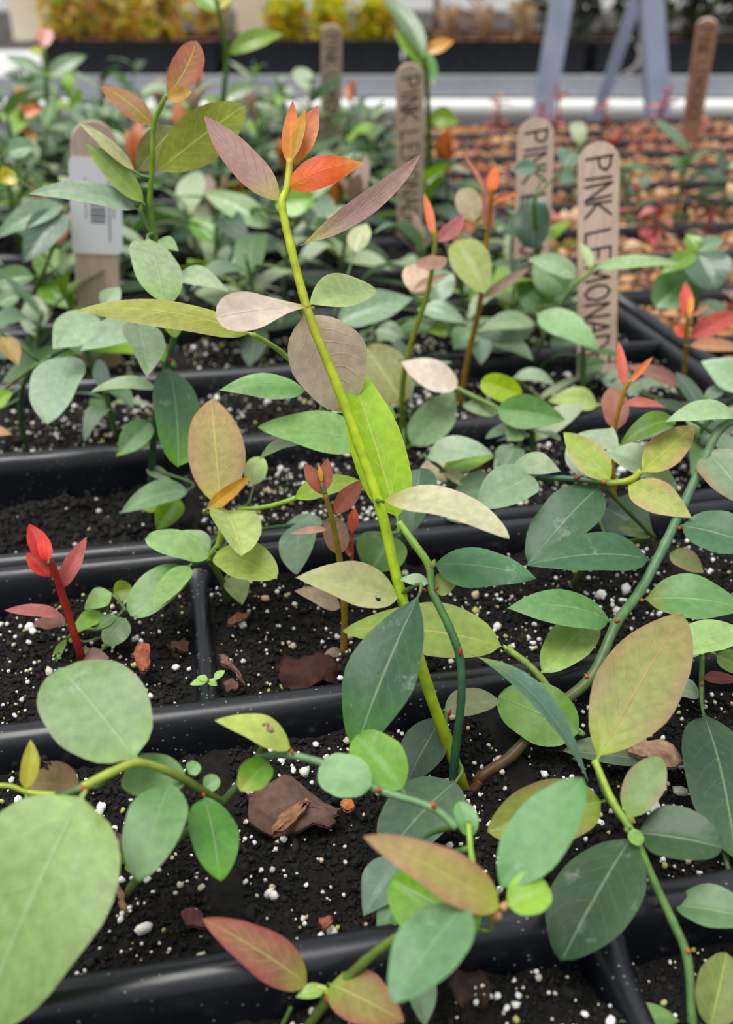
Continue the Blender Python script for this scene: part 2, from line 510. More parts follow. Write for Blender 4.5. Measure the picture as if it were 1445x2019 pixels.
b1 = empty('greenhouse_bench', (0.1, 0.6, -0.85), 'wide grey growing bench under the seedling trays', 'bench')
V, Fc = box((-0.95, -0.25, -0.075), (1.25, 1.365, -0.066))
obj('bench_top', mesh('bench_top', V, Fc, M_GREY, smooth=False), b1)
V, Fc = merge([box((-0.95, 1.365, -0.11), (1.25, 1.385, -0.066)), box((-0.95, -0.27, -0.11), (1.25, -0.25, -0.066))])
obj('edge_rail', mesh('edge_rail', V, Fc, M_ALU, smooth=False), b1)
for lx in (-0.85, 1.15):
    for ly in (-0.15, 1.27):
        V, Fc = box((lx-0.02, ly-0.02, -0.85), (lx+0.02, ly+0.02, -0.075))
        obj('leg', mesh('leg', V, Fc, M_ALU, smooth=False), b1)

B2 = level(3.0, 0.0)           # front of the trays on the far bench
b2 = empty('greenhouse_bench', W2(0, B2+0.5, -0.85), 'far bench with a white pipe along its front edge', 'bench', rz=-PSI)
sl = []
for i in range(14):
    sl.append(box2((-2.6, B2-0.02+i*0.085, -0.112), (2.6, B2+0.035+i*0.085, -0.097)))
V, Fc = merge(sl)
o = obj('slats', mesh('slats', V, Fc, M_WHITE, smooth=False), b2)
V, Fc = merge([box2((-2.6, B2-0.06, -0.150), (2.6, B2-0.025, -0.097))])
obj('edge_rail', mesh('edge_rail', V, Fc, M_ALU, smooth=False), b2)
tube_obj('water_pipe', [W2(u, B2-0.085, -0.178) for u in np.linspace(-2.6, 2.6, 9)], 0.023, M_WHITE, b2, 12)
for u in (-2.3, -1.1, 0.35, 1.6):
    V, Fc = box2((u-0.025, B2+0.02, -0.85), (u+0.025, B2+0.07, -0.112))
    obj('leg', mesh('leg', V, Fc, M_ALU, smooth=False), b2)

# ------------------------------------------------------------------ trays
BAR = [(-0.0058, -0.050), (-0.0050, -0.008), (-0.0042, -0.0030), (-0.0026, -0.0007), (0, 0), (0.0026, -0.0007), (0.0042, -0.0030), (0.0050, -0.008), (0.0058, -0.050)]
def bar(along, c, a0, a1, prof=BAR, s=1.0, ztop=0.0, seg=2, flare=0.0, rise=0.0):
    """a ribbed bar with the given cross profile; along 'x' or 'y', c its place on the other axis"""
    ts = np.linspace(a0, a1, seg)
    V, k = [], len(prof)
    for t in ts:
        e = min(abs(t-a0), abs(t-a1))
        fl = flare*math.exp(-e/0.006); rz = rise*math.exp(-e/0.007)
        for (p, z) in prof:
            p2 = p*s*(1+fl)
            zz = z+ztop+rz
            V.append((t, c+p2, zz) if along == 'x' else (c+p2, t, zz))
    Fc = []
    for i in range(len(ts)-1):
        for j in range(k-1):
            q = (i*k+j, (i+1)*k+j, (i+1)*k+j+1, i*k+j+1)
            Fc.append(q if along == 'y' else q[::-1])
    Fc.append(tuple(range(k))); Fc.append(tuple(range((len(ts)-1)*k, len(ts)*k)))
    return np.array(V), Fc

SHOWN = {(0.0, 0.217), (0.077, 0.049), (0.077, 0.048), (-0.083, 0.475)}
def tray(label, xs, ys, group=None, near=False):
    """xs, ys: places of every bar, the first and last ones being the outer rim"""
    x0, x1, y0, y1 = xs[0], xs[-1], ys[0], ys[-1]
    t = empty('seedling_tray', ((x0+x1)/2, (y0+y1)/2, -0.066), label, 'tray', group)
    rim = [bar('x', y0, x0-0.004, x1+0.004, s=0.82, seg=5), bar('x', y1, x0-0.004, x1+0.004, s=0.82, seg=5), bar('y', x0, y0-0.004, y1+0.004, s=0.95, seg=5), bar('y', x1, y0-0.004, y1+0.004, s=0.95, seg=5)]
    rim += [box((x0-0.003, y0-0.003, -0.066), (x1+0.003, y0-0.001, -0.03)), box((x0-0.003, y1+0.001, -0.066), (x1+0.003, y1+0.003, -0.03)),
            box((x0-0.003, y0, -0.066), (x0-0.001, y1, -0.03)), box((x1+0.001, y0, -0.066), (x1+0.003, y1, -0.03))]
    V, Fc = merge(rim)
    obj('rim', mesh('rim', V, Fc, M_TRAY), t)
    V, Fc = box((x0-0.003, y0-0.003, -0.066), (x1+0.003, y1+0.003, -0.064))
    obj('base', mesh('base', V, Fc, M_TRAY, smooth=False), t)
    for y in ys[1:-1]:
        V, Fc = bar('x', y, x0, x1, s=1.0, seg=7)
        obj('cross_bar', mesh('cross_bar', V, Fc, M_TRAY), t)
    for x in xs[1:-1]:
        for a, b in zip(ys[:-1], ys[1:]):
            # most dividers lie under the soil; only a few show
            zt = -0.0085 if (round(x, 3), round(a, 3)) in SHOWN else -0.0165
            V, Fc = bar('y', x, a, b, s=0.72, ztop=zt, seg=17 if near else 5, flare=1.1, rise=0.006)
            obj('divider', mesh('divider', V, Fc, M_TRAY), t)
    return t

XA = [-0.25, -0.166, -0.083, 0.0, 0.077, 0.165, 0.2525]
XB = [0.2645+i*0.0835 for i in range(7)]
XL = [-0.2635-0.0835*i for i in range(6, -1, -1)]
def YR(f): return [f+i*0.0835 for i in range(4)]
YF = [0.0485, 0.308, 0.5675, 0.827, 1.0865]
YA0 = [0.0485, 0.137, 0.217, 0.299]
tray('nearest black seedling tray with thick rounded cross bars', XA, YA0, near=True)
tray('black seedling tray right behind the nearest one', XA, YR(YF[1]), near=True)
tray('third black seedling tray back crowded with green seedlings', XA, YR(YF[2]))
tray('fourth black seedling tray back in the blurred green rows', XA, YR(YF[3]))
tray('last black seedling tray before the far edge of the near bench', XA, YR(YF[4]))
for i, n in enumerate(('nearest', 'second', 'third', 'fourth', 'farthest')):
    if i == 0: continue
    tray('%s black tray of orange brown soil right of the wide rim' % ('nearest' if i == 1 else n), XB, YR(YF[i]))
for i in (3, 4):
    tray('black seedling tray at the far left edge, %s' % ('beside the fourth tray back' if i == 3 else 'beside the last tray back'), XL, YR(YF[i]))

# ------------------------------------------------------------------ soil
def vnoise(x, y, f, seed):
    r = np.random.default_rng(seed).random((256, 256))
    X, Y = x*f, y*f
    i, j = np.floor(X).astype(int), np.floor(Y).astype(int)
    u, v = X-i, Y-j
    u, v = u*u*(3-2*u), v*v*(3-2*v)
    g = lambda a, b: r[a % 256, b % 256]
    return (g(i, j)*(1-u)+g(i+1, j)*u)*(1-v)+(g(i, j+1)*(1-u)+g(i+1, j+1)*u)*v

def soil_z(x, y):
    z = -0.0125+0.0014*(vnoise(x, y, 900, 6)-0.5)+0.006*(vnoise(x, y, 38, 1)-0.5)+0.0045*(vnoise(x, y, 110, 2)-0.5)+0.0022*(vnoise(x, y, 330, 3)-0.5)
    # the row behind the first tray is filled lower and lumpier on its left
    m = ((y > 0.31) & (y < 0.39) & (x < 0.0))
    z = np.where(m, z-0.006+0.010*(vnoise(x, y, 60, 4)-0.5), z)
    return z

LUMP = []
def lumps(n, pts, size, sq, cols, base='octa'):
    """n little rough grains as one mesh"""
    if base == 'octa':
        bv = np.array([(1, 0, 0), (-1, 0, 0), (0, 1, 0), (0, -1, 0), (0, 0, 1), (0, 0, -1)], float)
        bf = np.array([(0, 2, 4), (2, 1, 4), (1, 3, 4), (3, 0, 4), (2, 0, 5), (1, 2, 5), (3, 1, 5), (0, 3, 5)])
    else:
        p = (1+5**0.5)/2
        bv = np.array([(-1, p, 0), (1, p, 0), (-1, -p, 0), (1, -p, 0), (0, -1, p), (0, 1, p), (0, -1, -p), (0, 1, -p), (p, 0, -1), (p, 0, 1), (-p, 0, -1), (-p, 0, 1)], float)
        bv /= np.linalg.norm(bv[0])
        bf = np.array([(0, 11, 5), (0, 5, 1), (0, 1, 7), (0, 7, 10), (0, 10, 11), (1, 5, 9), (5, 11, 4), (11, 10, 2), (10, 7, 6), (7, 1, 8), (3, 9, 4), (3, 4, 2), (3, 2, 6), (3, 6, 8), (3, 8, 9), (4, 9, 5), (2, 4, 11), (6, 2, 10), (8, 6, 7), (9, 8, 1)])
    k = len(bv)
    v = bv[None]*(1+RNG.uniform(-0.28, 0.28, (n, k, 1)))
    v = v*RNG.uniform(1-sq, 1+sq, (n, 1, 3))*size[:, None, None]
    q = RNG.normal(size=(n, 4)); q /= np.linalg.norm(q, axis=1)[:, None]
    a, b, c, d = q.T
    Rm = np.stack([np.stack([1-2*(c*c+d*d), 2*(b*c-a*d), 2*(b*d+a*c)], -1), np.stack([2*(b*c+a*d), 1-2*(b*b+d*d), 2*(c*d-a*b)], -1), np.stack([2*(b*d-a*c), 2*(c*d+a*b), 1-2*(b*b+c*c)], -1)], 1)
    v = np.einsum('nij,nkj->nki', Rm, v)+pts[:, None]
    f = (bf[None]+(np.arange(n)*k)[:, None, None]).reshape(-1, 3)
    return v.reshape(-1, 3), f, np.repeat(cols, k, 0)

def soil(label, xs, ys, step, mat, crumbs=0, perl=0, csize=0.0016, ccols=None, xlim=None, fill=0.0):
    x0, x1, y0, y1 = xs[0]+0.003, xs[-1]-0.003, ys[0]+0.003, ys[-1]-0.003
    nx, ny = int((x1-x0)/step), int((y1-y0)/step)
    X, Y = np.meshgrid(np.linspace(x0, x1, nx), np.linspace(y0, y1, ny), indexing='ij')
    Z = soil_z(X, Y)+fill
    I = np.arange(nx*ny).reshape(nx, ny)
    Fq = np.stack([I[:-1, :-1], I[1:, :-1], I[1:, 1:], I[:-1, 1:]], -1).reshape(-1, 4)
    s = top_obj('potting_soil', np.stack([X, Y, Z], -1).reshape(-1, 3), Fq, mat, label=label, cat='soil', kind='stuff')
    xa, xb = (max(x0, xlim[0]), min(x1, xlim[1])) if xlim else (x0, x1)
    def spread(n):
        x = RNG.uniform(xa, xb, n); y = RNG.uniform(y0, y1, n)
        ok = np.ones(n, bool)
        for b in ys: ok &= np.abs(y-b) > 0.0062
        for b in xs[1:-1]: ok &= np.abs(x-b) > 0.0040
        return x[ok], y[ok]
    if crumbs:
        x, y = spread(crumbs); n = len(x)
        sz = csize*np.exp(RNG.normal(0, 0.45, n))
        z = soil_z(x, y)+sz*0.25+fill
        cc = np.array([lin(c) for c in (ccols or [(13, 11, 10), (20, 17, 15), (8, 7, 6), (36, 27, 22), (16, 15, 15)])])
        v, f, c = lumps(n, np.stack([x, y, z], -1), sz, 0.7, cc[RNG.integers(0, len(cc), n)])
        setp(obj('crumbs', mesh('crumbs', v, f, M_CRUMB, c, smooth=False), s), kind='stuff')
    if perl:
        x, y = spread(perl)
        # fewer grains on the lumpy dark mound
        keep = ~((y > 0.31) & (y < 0.39) & (x < 0.0) & (RNG.random(len(x)) < 0.93))
        keep &= RNG.random(len(x)) < 0.35+0.9*vnoise(x, y, 30, 9)
        x, y = x[keep], y[keep]; n = len(x)
        sz = np.clip(0.00043*np.exp(RNG.normal(0, 0.55, n)), 0.00022, 0.0018)
        z = soil_z(x, y)+0.0012+sz*0.2
        pc = np.array([lin(c) for c in [(232, 228, 222), (216, 210, 200), (240, 238, 234), (198, 190, 172), (176, 176, 96), (206, 178, 150)]])
        ix = RNG.choice(len(pc), n, p=[0.34, 0.2, 0.2, 0.1, 0.09, 0.07])
        v, f, c = lumps(n, np.stack([x, y, z], -1), sz, 0.25, pc[ix], 'ico')
        setp(obj('perlite', mesh('perlite', v, f, M_PERLITE, c), s), kind='stuff')
    return s

soil('dark potting soil with white perlite in the nearest tray', XA, YA0, 0.0014, M_SOIL, 105000, 7500, csize=0.00046, xlim=(-0.10, 0.26))
soil('dark potting soil with perlite in the second tray back', XA, YR(YF[1]), 0.002, M_SOIL, 80000, 10500, csize=0.0007, xlim=(-0.16, 0.26))
soil('dark soil in the third tray back', XA, YR(YF[2]), 0.006, M_SOIL, 12000, 1500, csize=0.0018)
soil('dark soil in the fourth tray back', XA, YR(YF[3]), 0.012, M_SOIL)
soil('dark soil in the last tray on the near bench', XA, YR(YF[4]), 0.012, M_SOIL)
MC = [(176, 120, 68), (156, 104, 64), (196, 150, 104), (100, 70, 54), (206, 170, 134), (132, 94, 70), (86, 64, 54)]
for i, n in ((1, 'nearest'), (2, 'second'), (3, 'third'), (4, 'farthest')):
    soil('orange brown chunky soil in the %s right hand tray' % n, XB, YR(YF[i]), 0.008, M_MULCH, 14000, 0, csize=0.0019, ccols=MC, fill=0.0035)
for i in (3, 4):
    soil('dark soil in the left edge tray %s' % ('beside the fourth tray' if i == 3 else 'beside the last tray'), XL, YR(YF[i]), 0.012, M_SOIL)

# trays on the far bench
def far_tray(label, u0, u1, v0, v1, zt=0.0, zb=-0.097):
    t = empty('seedling_tray', W2((u0+u1)/2, (v0+v1)/2, zb), label, 'tray', rz=-PSI)
    wl = [box2((u0, v0, zb), (u1, v0+0.006, zt)), box2((u0, v1-0.006, zb), (u1, v1, zt)), box2((u0, v0, zb), (u0+0.006, v1, zt)), box2((u1-0.006, v0, zb), (u1, v1, zt)), box2((u0, v0, zb), (u1, v1, zb+0.004))]
    V, Fc = merge(wl); obj('body', mesh('body', V, Fc, M_TRAY, smooth=False), t)
    V, Fc = merge([box2((u0-0.012, v0-0.012, zt-0.012), (u1+0.012, v0+0.004, zt)), box2((u0-0.012, v1-0.004, zt-0.012), (u1+0.012, v1+0.012, zt)),
                   box2((u0-0.012, v0, zt-0.012), (u0+0.004, v1, zt)), box2((u1-0.004, v0, zt-0.012), (u1+0.012, v1, zt))])
    obj('rim', mesh('rim', V, Fc, M_TRAY, smooth=False), t)
    V, Fc = box2((u0+0.006, v0+0.006, zt-0.03), (u1-0.006, v1-0.006, zt-0.012))
    setp(obj('soil_fill', mesh('soil_fill', V, Fc, M_MULCH, smooth=False), t), kind='stuff')
U0 = [-0.97+0.55*i for i in range(6)]
wh = ['left end of the far bench, under yellow shrubs', 'far bench, left of the brown stake', 'far bench, right of the brown stake', 'far bench, left of the metal legs', 'far bench, behind the metal legs', 'far bench at the right edge']
for u, n in zip(U0, wh):
    far_tray('tall black tray on the '+n, u, u+0.525, B2, B2+0.30)
    far_tray('tall black tray in the second row, '+n, u, u+0.525, B2+0.33, B2+0.63)

# ------------------------------------------------------------------ the seedlings in focus
# palettes: middle, edge, stalk end, tip (sRGB pigment)
def fresh(c):
    """leaf pigments a little warmer than they look under the pale sky"""
    if c is None: return None
    m = sum(c)/3.0
    q = [m+(v-m)*1.0 for v in c]
    return (min(255, max(4, q[0]*1.03)), min(255, max(4, q[1])), min(255, max(4, q[2]*0.89)))
def pal(c, e=None, b=None, t=None): return P4(fresh(c), fresh(e), fresh(b), fresh(t))
GREEN = pal((104, 148, 96)); GPALE = pal((140, 168, 146)); GBLUE = pal((96, 134, 116))
GDARK = pal((64, 96, 78)); GOLIVE = pal((96, 138, 48)); GBRIGHT = pal((108, 156, 28))
GYEL = pal((158, 186, 104), (162, 178, 110)); GGREY = pal((150, 174, 156))
PINKW = pal((196, 180, 178)); MAUVE = pal((152, 116, 122)); LIMEC = (150, 172, 40)

# --- 1 the tall yellow-green stem in the middle
p = Plant('blueberry_seedling', (917, 1562, 0.257), 'tall seedling in the middle with thick yellow-green stem, mauve leaves and orange shoot tip', d=0.25)
p.stem([(922, 1575, 0.262), (905, 1530, 0.257), (880, 1455, 0.254), (845, 1360, 0.251), (790, 1170, 0.247), (752, 1010, 0.245), (705, 870, 0.245), (665, 760, 0.245), (620, 650, 0.246), (597, 580, 0.247), (574, 490, 0.248), (556, 405, 0.249), (566, 370, 0.250), (572, 315, 0.251)], 12.5, 7.0,
       [(130, 132, 40), (170, 186, 40), (176, 204, 40), (184, 216, 36), (178, 200, 36), (164, 170, 34), (180, 196, 34), (190, 204, 36), (190, 170, 60)], sides=10)
p.leaf(556, 402, 402, 228, 64, pal((150, 118, 122), (158, 112, 112), (170, 170, 80)), roll=20, fold=0.1, bend=0.03, side=-0.02, mat=M_RED, label='dull mauve leaf pointing up to the left')
p.leaf(592, 484, 830, 304, 44, pal((150, 124, 132), (160, 128, 132), (156, 160, 60)), roll=15, fold=0.15, bend=0.02, side=0.05, mat=M_RED, a=0.7, b=0.75, label='long narrow mauve leaf')
p.leaf(563, 372, 720, 322, 60, pal((222, 96, 36), (214, 82, 40), (206, 130, 40), (206, 150, 70)), roll=25, bend=0.16, fold=-0.1, b=1.0, mat=M_RED, label='bright orange leaf')
p.leaf(574, 335, 578, 197, 36, pal((214, 132, 60), (208, 120, 76), (190, 160, 60), (196, 90, 60)), roll=10, b=1.1, mat=M_RED, label='orange shoot leaf standing up')
p.leaf(580, 330, 626, 208, 46, pal((206, 132, 92), (212, 140, 100), (190, 150, 70), (190, 96, 100)), dd=0.004, roll=10, b=0.85, mat=M_RED, label='salmon shoot leaf standing up')
p.leaf(577, 318, 602, 214, 22, pal((178, 146, 46), (196, 150, 60)), dd=-0.001, roll=10, mat=M_RED)
p.leaf(620, 606, 424, 626, 66, pal((206, 192, 198), (210, 196, 202), (190, 164, 24)), roll=38, a=1.5, b=0.42, twist=0.5, bend=0.05, fold=0.1, dt=-0.012, label='pinkish white leaf with an ochre stalk end')
p.leaf(592, 618, 684, 812, 150, pal((206, 190, 190), (208, 194, 194), (196, 186, 172), (200, 194, 180)), dd=0.006, dt=0.012, roll=5, a=0.55, b=0.6, side=-0.05, fold=0.08, mat=M_RED, label='broad pinkish grey leaf behind the stem')
p.leaf(606, 604, 742, 572, 66, pal((164, 192, 138), (176, 202, 150)), dd=0.008, dt=0.025, roll=35, fold=0.25, bend=0.08, label='pale green leaf pointing right')
p.leaf(786, 1034, 671, 678, 104, pal((148, 196, 18), (160, 200, 20), (152, 200, 40), (140, 190, 30)), d=0.252, dt=0.02, roll=12, a=0.42, b=0.92, fold=0.25, mat=M_YOUNG, label='bright lime leaf standing upright')
p.leaf(750, 988, 1004, 1060, 66, pal((184, 186, 168), (190, 190, 178), (146, 148, 24)), dd=-0.004, dt=-0.018, roll=45, a=0.75, b=0.62, bend=0.12, fold=0.2, twist=0.3, label='pale arching leaf with olive stalk end')
p.leaf(790, 1180, 583, 1138, 84, pal((164, 172, 134), (172, 172, 140), (150, 170, 110)), dd=-0.002, dt=-0.008, roll=30, fold=0.3, bend=0.05, label='pale grey-green folded leaf')
p.leaf(829, 1168, 700, 1482, 132, pal((48, 86, 64), (54, 92, 68), (56, 90, 74), (66, 120, 48)), d=0.236, dt=-0.012, roll=30, a=0.8, b=0.6, fold=0.12, bend=0.04, label='dark green leaf hanging in front of the stem')
p.leaf(872, 1402, 988, 1382, 56, pal((124, 138, 108), (130, 130, 104)), dd=0.002, dt=0.004, roll=35)
p.leaf(876, 1410, 794, 1564, 86, pal((50, 82, 64), (56, 88, 68)), dd=0.009, roll=30, fold=0.1, label='dark leaf low on the stem')
p.leaf(902, 1538, 758, 1690, 128, pal((84, 114, 98), (92, 122, 104)), dd=-0.014, dt=-0.016, roll=30, fold=0.12, a=0.55, b=0.5, label='wide grey-green leaf at the stem foot')
p.leaf(800, 1590, 752, 1690, 70, pal((70, 110, 76)), dd=0.004, roll=25)
# thin blue-green second stem of the same plant
p.stem([(893, 1545, 0.252), (898, 1480, 0.247), (909, 1380, 0.242), (907, 1300, 0.240), (885, 1235, 0.240), (852, 1165, 0.242), (845, 1115, 0.245), (815, 1070, 0.250), (786, 1030, 0.252)], 8.5, 7.5, [(64, 108, 72), (64, 112, 78), (70, 116, 80), (96, 142, 76), (140, 180, 78), (156, 192, 80)], label='thin dark green side stem')
p.leaf(852, 1113, 1056, 1140, 80, pal((68, 120, 84), (76, 126, 92)), dt=-0.006, roll=38, fold=-0.12, bend=0.08, label='oval blue-green leaf pointing right')
p.leaf(850, 1160, 900, 1150, 44, pal((156, 178, 116)), dd=0.003, roll=20)
p.leaf(846, 1150, 788, 1142, 24, pal((158, 184, 166)), dd=-0.001, roll=30)
p.leaf(912, 1285, 1160, 1545, 38, pal((74, 110, 100), (86, 122, 112), (150, 180, 90)), dd=-0.002, dt=-0.02, roll=52, bend=0.15, a=0.7, b=0.9, fold=0.2, pf=0.1, label='long dark strap-like leaf bending over to the right')
for q in ((906, 1292, 908, 1274, 8), (884, 1412, 890, 1396, 7), (840, 1166, 830, 1158, 7), (856, 1163, 866, 1158, 7)):
    p.bud(*q, (176, 48, 36))
p.bud(852, 1118, 857, 1102, 12, (170, 200, 84)); p.bud(893, 1538, 894, 1552, 8, (150, 60, 40))

# --- 2 the long branch arching to the right edge
p = Plant('blueberry_seedling', (938, 1552, 0.262), 'seedling with a long brown to green branch arching up to the right edge', d=0.28)
p.stem([(932, 1562, 0.264), (950, 1530, 0.262), (1010, 1488, 0.264), (1090, 1400, 0.268), (1165, 1335, 0.272), (1215, 1230, 0.278), (1262, 1165, 0.284), (1310, 1075, 0.29), (1345, 1000, 0.295), (1392, 900, 0.302), (1420, 845, 0.306), (1470, 820, 0.31)], 12, 8.5,
       [(104, 66, 46), (106, 78, 50), (98, 98, 56), (92, 118, 66), (94, 134, 84), (96, 136, 96), (100, 136, 96), (100, 130, 90), (112, 124, 84)], sides=10)
p.stem([(925, 1590, 0.262), (930, 1565, 0.26), (946, 1540, 0.26)], 13, 10, [(92, 58, 42), (104, 66, 46)], name='woody_base')
p.leaf(1205, 1226, 998, 1200, 74, pal((92, 140, 86), (100, 146, 94)), dt=-0.006, roll=38, fold=-0.1, bend=0.14)
p.leaf(1283, 1104, 1034, 1116, 80, pal((58, 100, 74), (64, 104, 78)), dt=-0.008, roll=38, fold=0.2, bend=0.10, label='dark leaf with a pale yellow midrib')
p.leaf(1266, 1182, 1476, 1204, 86, pal((92, 140, 84), (98, 142, 90), (124, 132, 70)), dt=-0.006, roll=38, fold=0.15, bend=0.10, label='green leaf with small yellow and red spots')
p.leaf(1340, 1036, 1500, 1085, 84, pal((66, 108, 82), (76, 116, 90)), dt=-0.008, roll=38, fold=0.12, bend=0.08)
p.leaf(1392, 888, 1480, 1000, 96, pal((118, 146, 124), (150, 130, 110)), dt=-0.012, roll=30, fold=0.15)
p.leaf(1452, 822, 1310, 833, 42, pal((148, 180, 148), (156, 186, 156)), dt=-0.004, roll=40, fold=0.2, bend=0.16, label='pale leaf at the end of the branch')
p.leaf(1335, 828, 1220, 880, 44, pal((84, 120, 30), (90, 126, 34)), d=0.31, dt=-0.004, roll=30, bend=0.16)
p.leaf(1146, 1448, 982, 1372, 118, pal((92, 138, 50), (98, 142, 52)), d=0.262, dt=0.008, roll=15, a=0.5, b=0.45, fold=0.08, label='round green leaf behind the branch')
p.stem([(1108, 1392, 0.27), (1065, 1335, 0.272), (1035, 1305, 0.274), (998, 1278, 0.276)], 7.5, 7, [(120, 150, 70), (150, 182, 82)], name='twig')
p.leaf(1000, 1278, 676, 1244, 100, pal((152, 182, 96), (160, 180, 104), (160, 190, 100)), d=0.277, dt=0.012, roll=32, fold=0.18, bend=0.10, a=0.5, b=0.7, mat=M_YOUNG, label='long pale green leaf lying behind the thick stem')
p.leaf(1064, 1330, 1172, 1224, 84, pal((142, 178, 98), (148, 180, 104)), d=0.272, dt=0.014, roll=15, a=0.6, b=0.42, fold=0.18, label='light green leaf with a blunt tip')
p.leaf(1318, 1090, 1388, 1130, 42, pal((172, 184, 134), (186, 150, 140)), dd=0.014, dt=-0.004, roll=30)
for q in ((1212, 1226, 1222, 1222, 8), (1160, 1338, 1152, 1328, 9), (1262, 1182, 1270, 1186, 9), (1336, 1040, 1344, 1042, 9), (1062, 1420, 1066, 1412, 8)):
    p.bud(*q, (186, 76, 44))
p.bud(1000, 1282, 992, 1270, 9, (176, 204, 92))

# --- 3 branch with light two-tone leaves (upper right)
p = Plant('blueberry_seedling', (1120, 1170, 0.337), 'seedling with three yellow-green pink-edged leaves on a twig, right of the middle', d=0.31)
p.stem([(1120, 1172, 0.338), (1150, 1120, 0.33), (1190, 1085, 0.325), (1240, 1070, 0.322), (1290, 1060, 0.318)], 7, 6, [(80, 96, 50), (90, 110, 60), (110, 130, 66)], name='stem')
p.stem([(1040, 942, 0.314), (1110, 943, 0.31), (1180, 949, 0.307), (1205, 953, 0.305), (1243, 946, 0.303), (1264, 929, 0.302)], 5.5, 7, [(64, 104, 74), (66, 108, 76), (90, 120, 70), (180, 196, 60), (182, 200, 70)], name='twig')
p.stem([(1290, 1060, 0.318), (1240, 1010, 0.312), (1188, 955, 0.307)], 4.5, 4.5, [(90, 112, 60)], name='twig')
p.leaf(1206, 950, 1111, 852, 62, pal((164, 190, 98), (190, 180, 130), (172, 204, 74)), dt=0.012, roll=10, fold=0.12, mat=M_YOUNG, label='yellow-green leaf with pinkish edge pointing up left')
p.leaf(1262, 934, 1371, 840, 68, pal((172, 184, 100), (192, 160, 130), (178, 206, 76), (188, 164, 122)), dt=0.012, roll=10, fold=0.12, mat=M_YOUNG, label='yellow-green leaf with pink edge pointing up right')
p.leaf(1236, 954, 1364, 1022, 66, pal((178, 192, 118), (200, 172, 140), (176, 204, 94)), dt=-0.012, roll=20, fold=0.15, bend=0.06, mat=M_YOUNG, label='yellow-green leaf with pink edge pointing down right')
p.leaf(1184, 958, 1042, 1112, 104, pal((54, 92, 66), (60, 98, 70)), dd=0.003, roll=25, fold=0.1, a=0.5, b=0.55, label='large dark green leaf')
p.leaf(1056, 938, 942, 1000, 84, pal((126, 154, 134), (132, 160, 140)), dd=-0.003, dt=-0.01, roll=30, fold=0.2, a=0.5, b=0.6)
p.leaf(1010, 918, 1106, 930, 46, pal((138, 164, 142), (144, 168, 150)), dd=0.002, dt=-0.006, roll=38, bend=0.14, fold=0.1)
p.leaf(1134, 942, 1206, 842, 88, pal((152, 172, 160), (158, 178, 166)), d=0.32, dt=0.02, roll=25, fold=0.1)
p.leaf(1190, 886, 1338, 968, 56, pal((142, 166, 148), (148, 172, 154)), d=0.318, dt=-0.008, roll=38, bend=0.10)
p.leaf(1190, 1000, 1285, 1060, 90, pal((72, 100, 90)), d=0.34, dt=-0.01, roll=25)
p.leaf(1290, 1052, 1215, 1040, 40, pal((96, 122, 84)), d=0.318, roll=30)
p.bud(1186, 949, 1198, 952, 11, (176, 120, 70)); p.bud(1132, 943, 1146, 940, 6, (160, 40, 40))

# --- 4 red seedling at the left
p = Plant('blueberry_seedling', (163, 1305, 0.303), 'small red seedling with red stem and red shoot tip at the left edge', d=0.296)
p.stem([(166, 1312, 0.305), (152, 1268, 0.300), (128, 1190, 0.296), (105, 1120, 0.291), (96, 1104, 0.290)], 9, 7, [(120, 36, 30), (160, 42, 36), (170, 44, 38), (190, 58, 44)])
p.leaf(116, 1166, 171, 1058, 34, pal((176, 86, 94), (182, 92, 98), (164, 60, 60)), roll=8, fold=0.15, mat=M_RED, label='pinkish red leaf standing up')
p.leaf(124, 1214, 8, 1204, 26, pal((180, 112, 118), (186, 120, 126)), dt=-0.006, roll=40, bend=0.04, mat=M_RED, label='dull pink leaf held level')
p.leaf(99, 1138, 52, 1090, 36, pal((188, 48, 42), (190, 58, 48)), roll=10, bend=0.06, mat=M_RED)
p.leaf(92, 1110, 57, 1032, 40, pal((190, 40, 42), (188, 46, 46)), roll=8, fold=0.25, mat=M_RED, label='bright red shoot leaf')
p.leaf(92, 1108, 84, 1048, 26, pal((216, 56, 46)), dd=-0.003, roll=8, fold=0.25, mat=M_RED)
p.leaf(96, 1106, 94, 1060, 18, pal((210, 60, 50)), dd=-0.004, roll=8, fold=0.2, mat=M_RED)
p.leaf(162, 1302, 216, 1298, 36, pal((124, 92, 92), (120, 86, 88)), d=0.302, roll=30, mat=M_RED)
p.leaf(132, 1232, 66, 1228, 34, pal((120, 86, 82)), d=0.304, dt=0.004, roll=40, mat=M_RED)

# --- 5 small red brown seedling in the centre
p = Plant('blueberry_seedling', (677, 1285, 0.307), 'small red-brown tipped seedling with thin olive stem behind the thick stem', d=0.295)
p.stem([(677, 1292, 0.309), (679, 1200, 0.302), (669, 1100, 0.295), (656, 1030, 0.29), (641, 974, 0.287)], 7, 5, [(140, 106, 36), (150, 126, 34), (146, 134, 36), (150, 116, 40)])
p.leaf(641, 978, 599, 913, 32, pal((150, 78, 58), (144, 72, 56)), roll=8, fold=0.15, mat=M_RED, label='red-brown shoot leaf')
p.leaf(638, 972, 646, 903, 30, pal((158, 78, 58), (150, 72, 54)), roll=8, fold=0.15, mat=M_RED)
p.leaf(658, 1014, 717, 946, 38, pal((142, 78, 66), (138, 72, 62)), roll=10, fold=0.12, mat=M_RED, label='dark red-brown leaf')
p.leaf(634, 952, 628, 915, 10, pal((190, 150, 40)), roll=8, mat=M_RED)
p.leaf(670, 1096, 652, 1018, 50, pal((146, 112, 100), (150, 112, 100)), dd=0.004, roll=10, a=0.5, b=0.5, mat=M_RED)
p.leaf(646, 1044, 573, 1053, 15, pal((186, 148, 150)), roll=30, mat=M_RED)
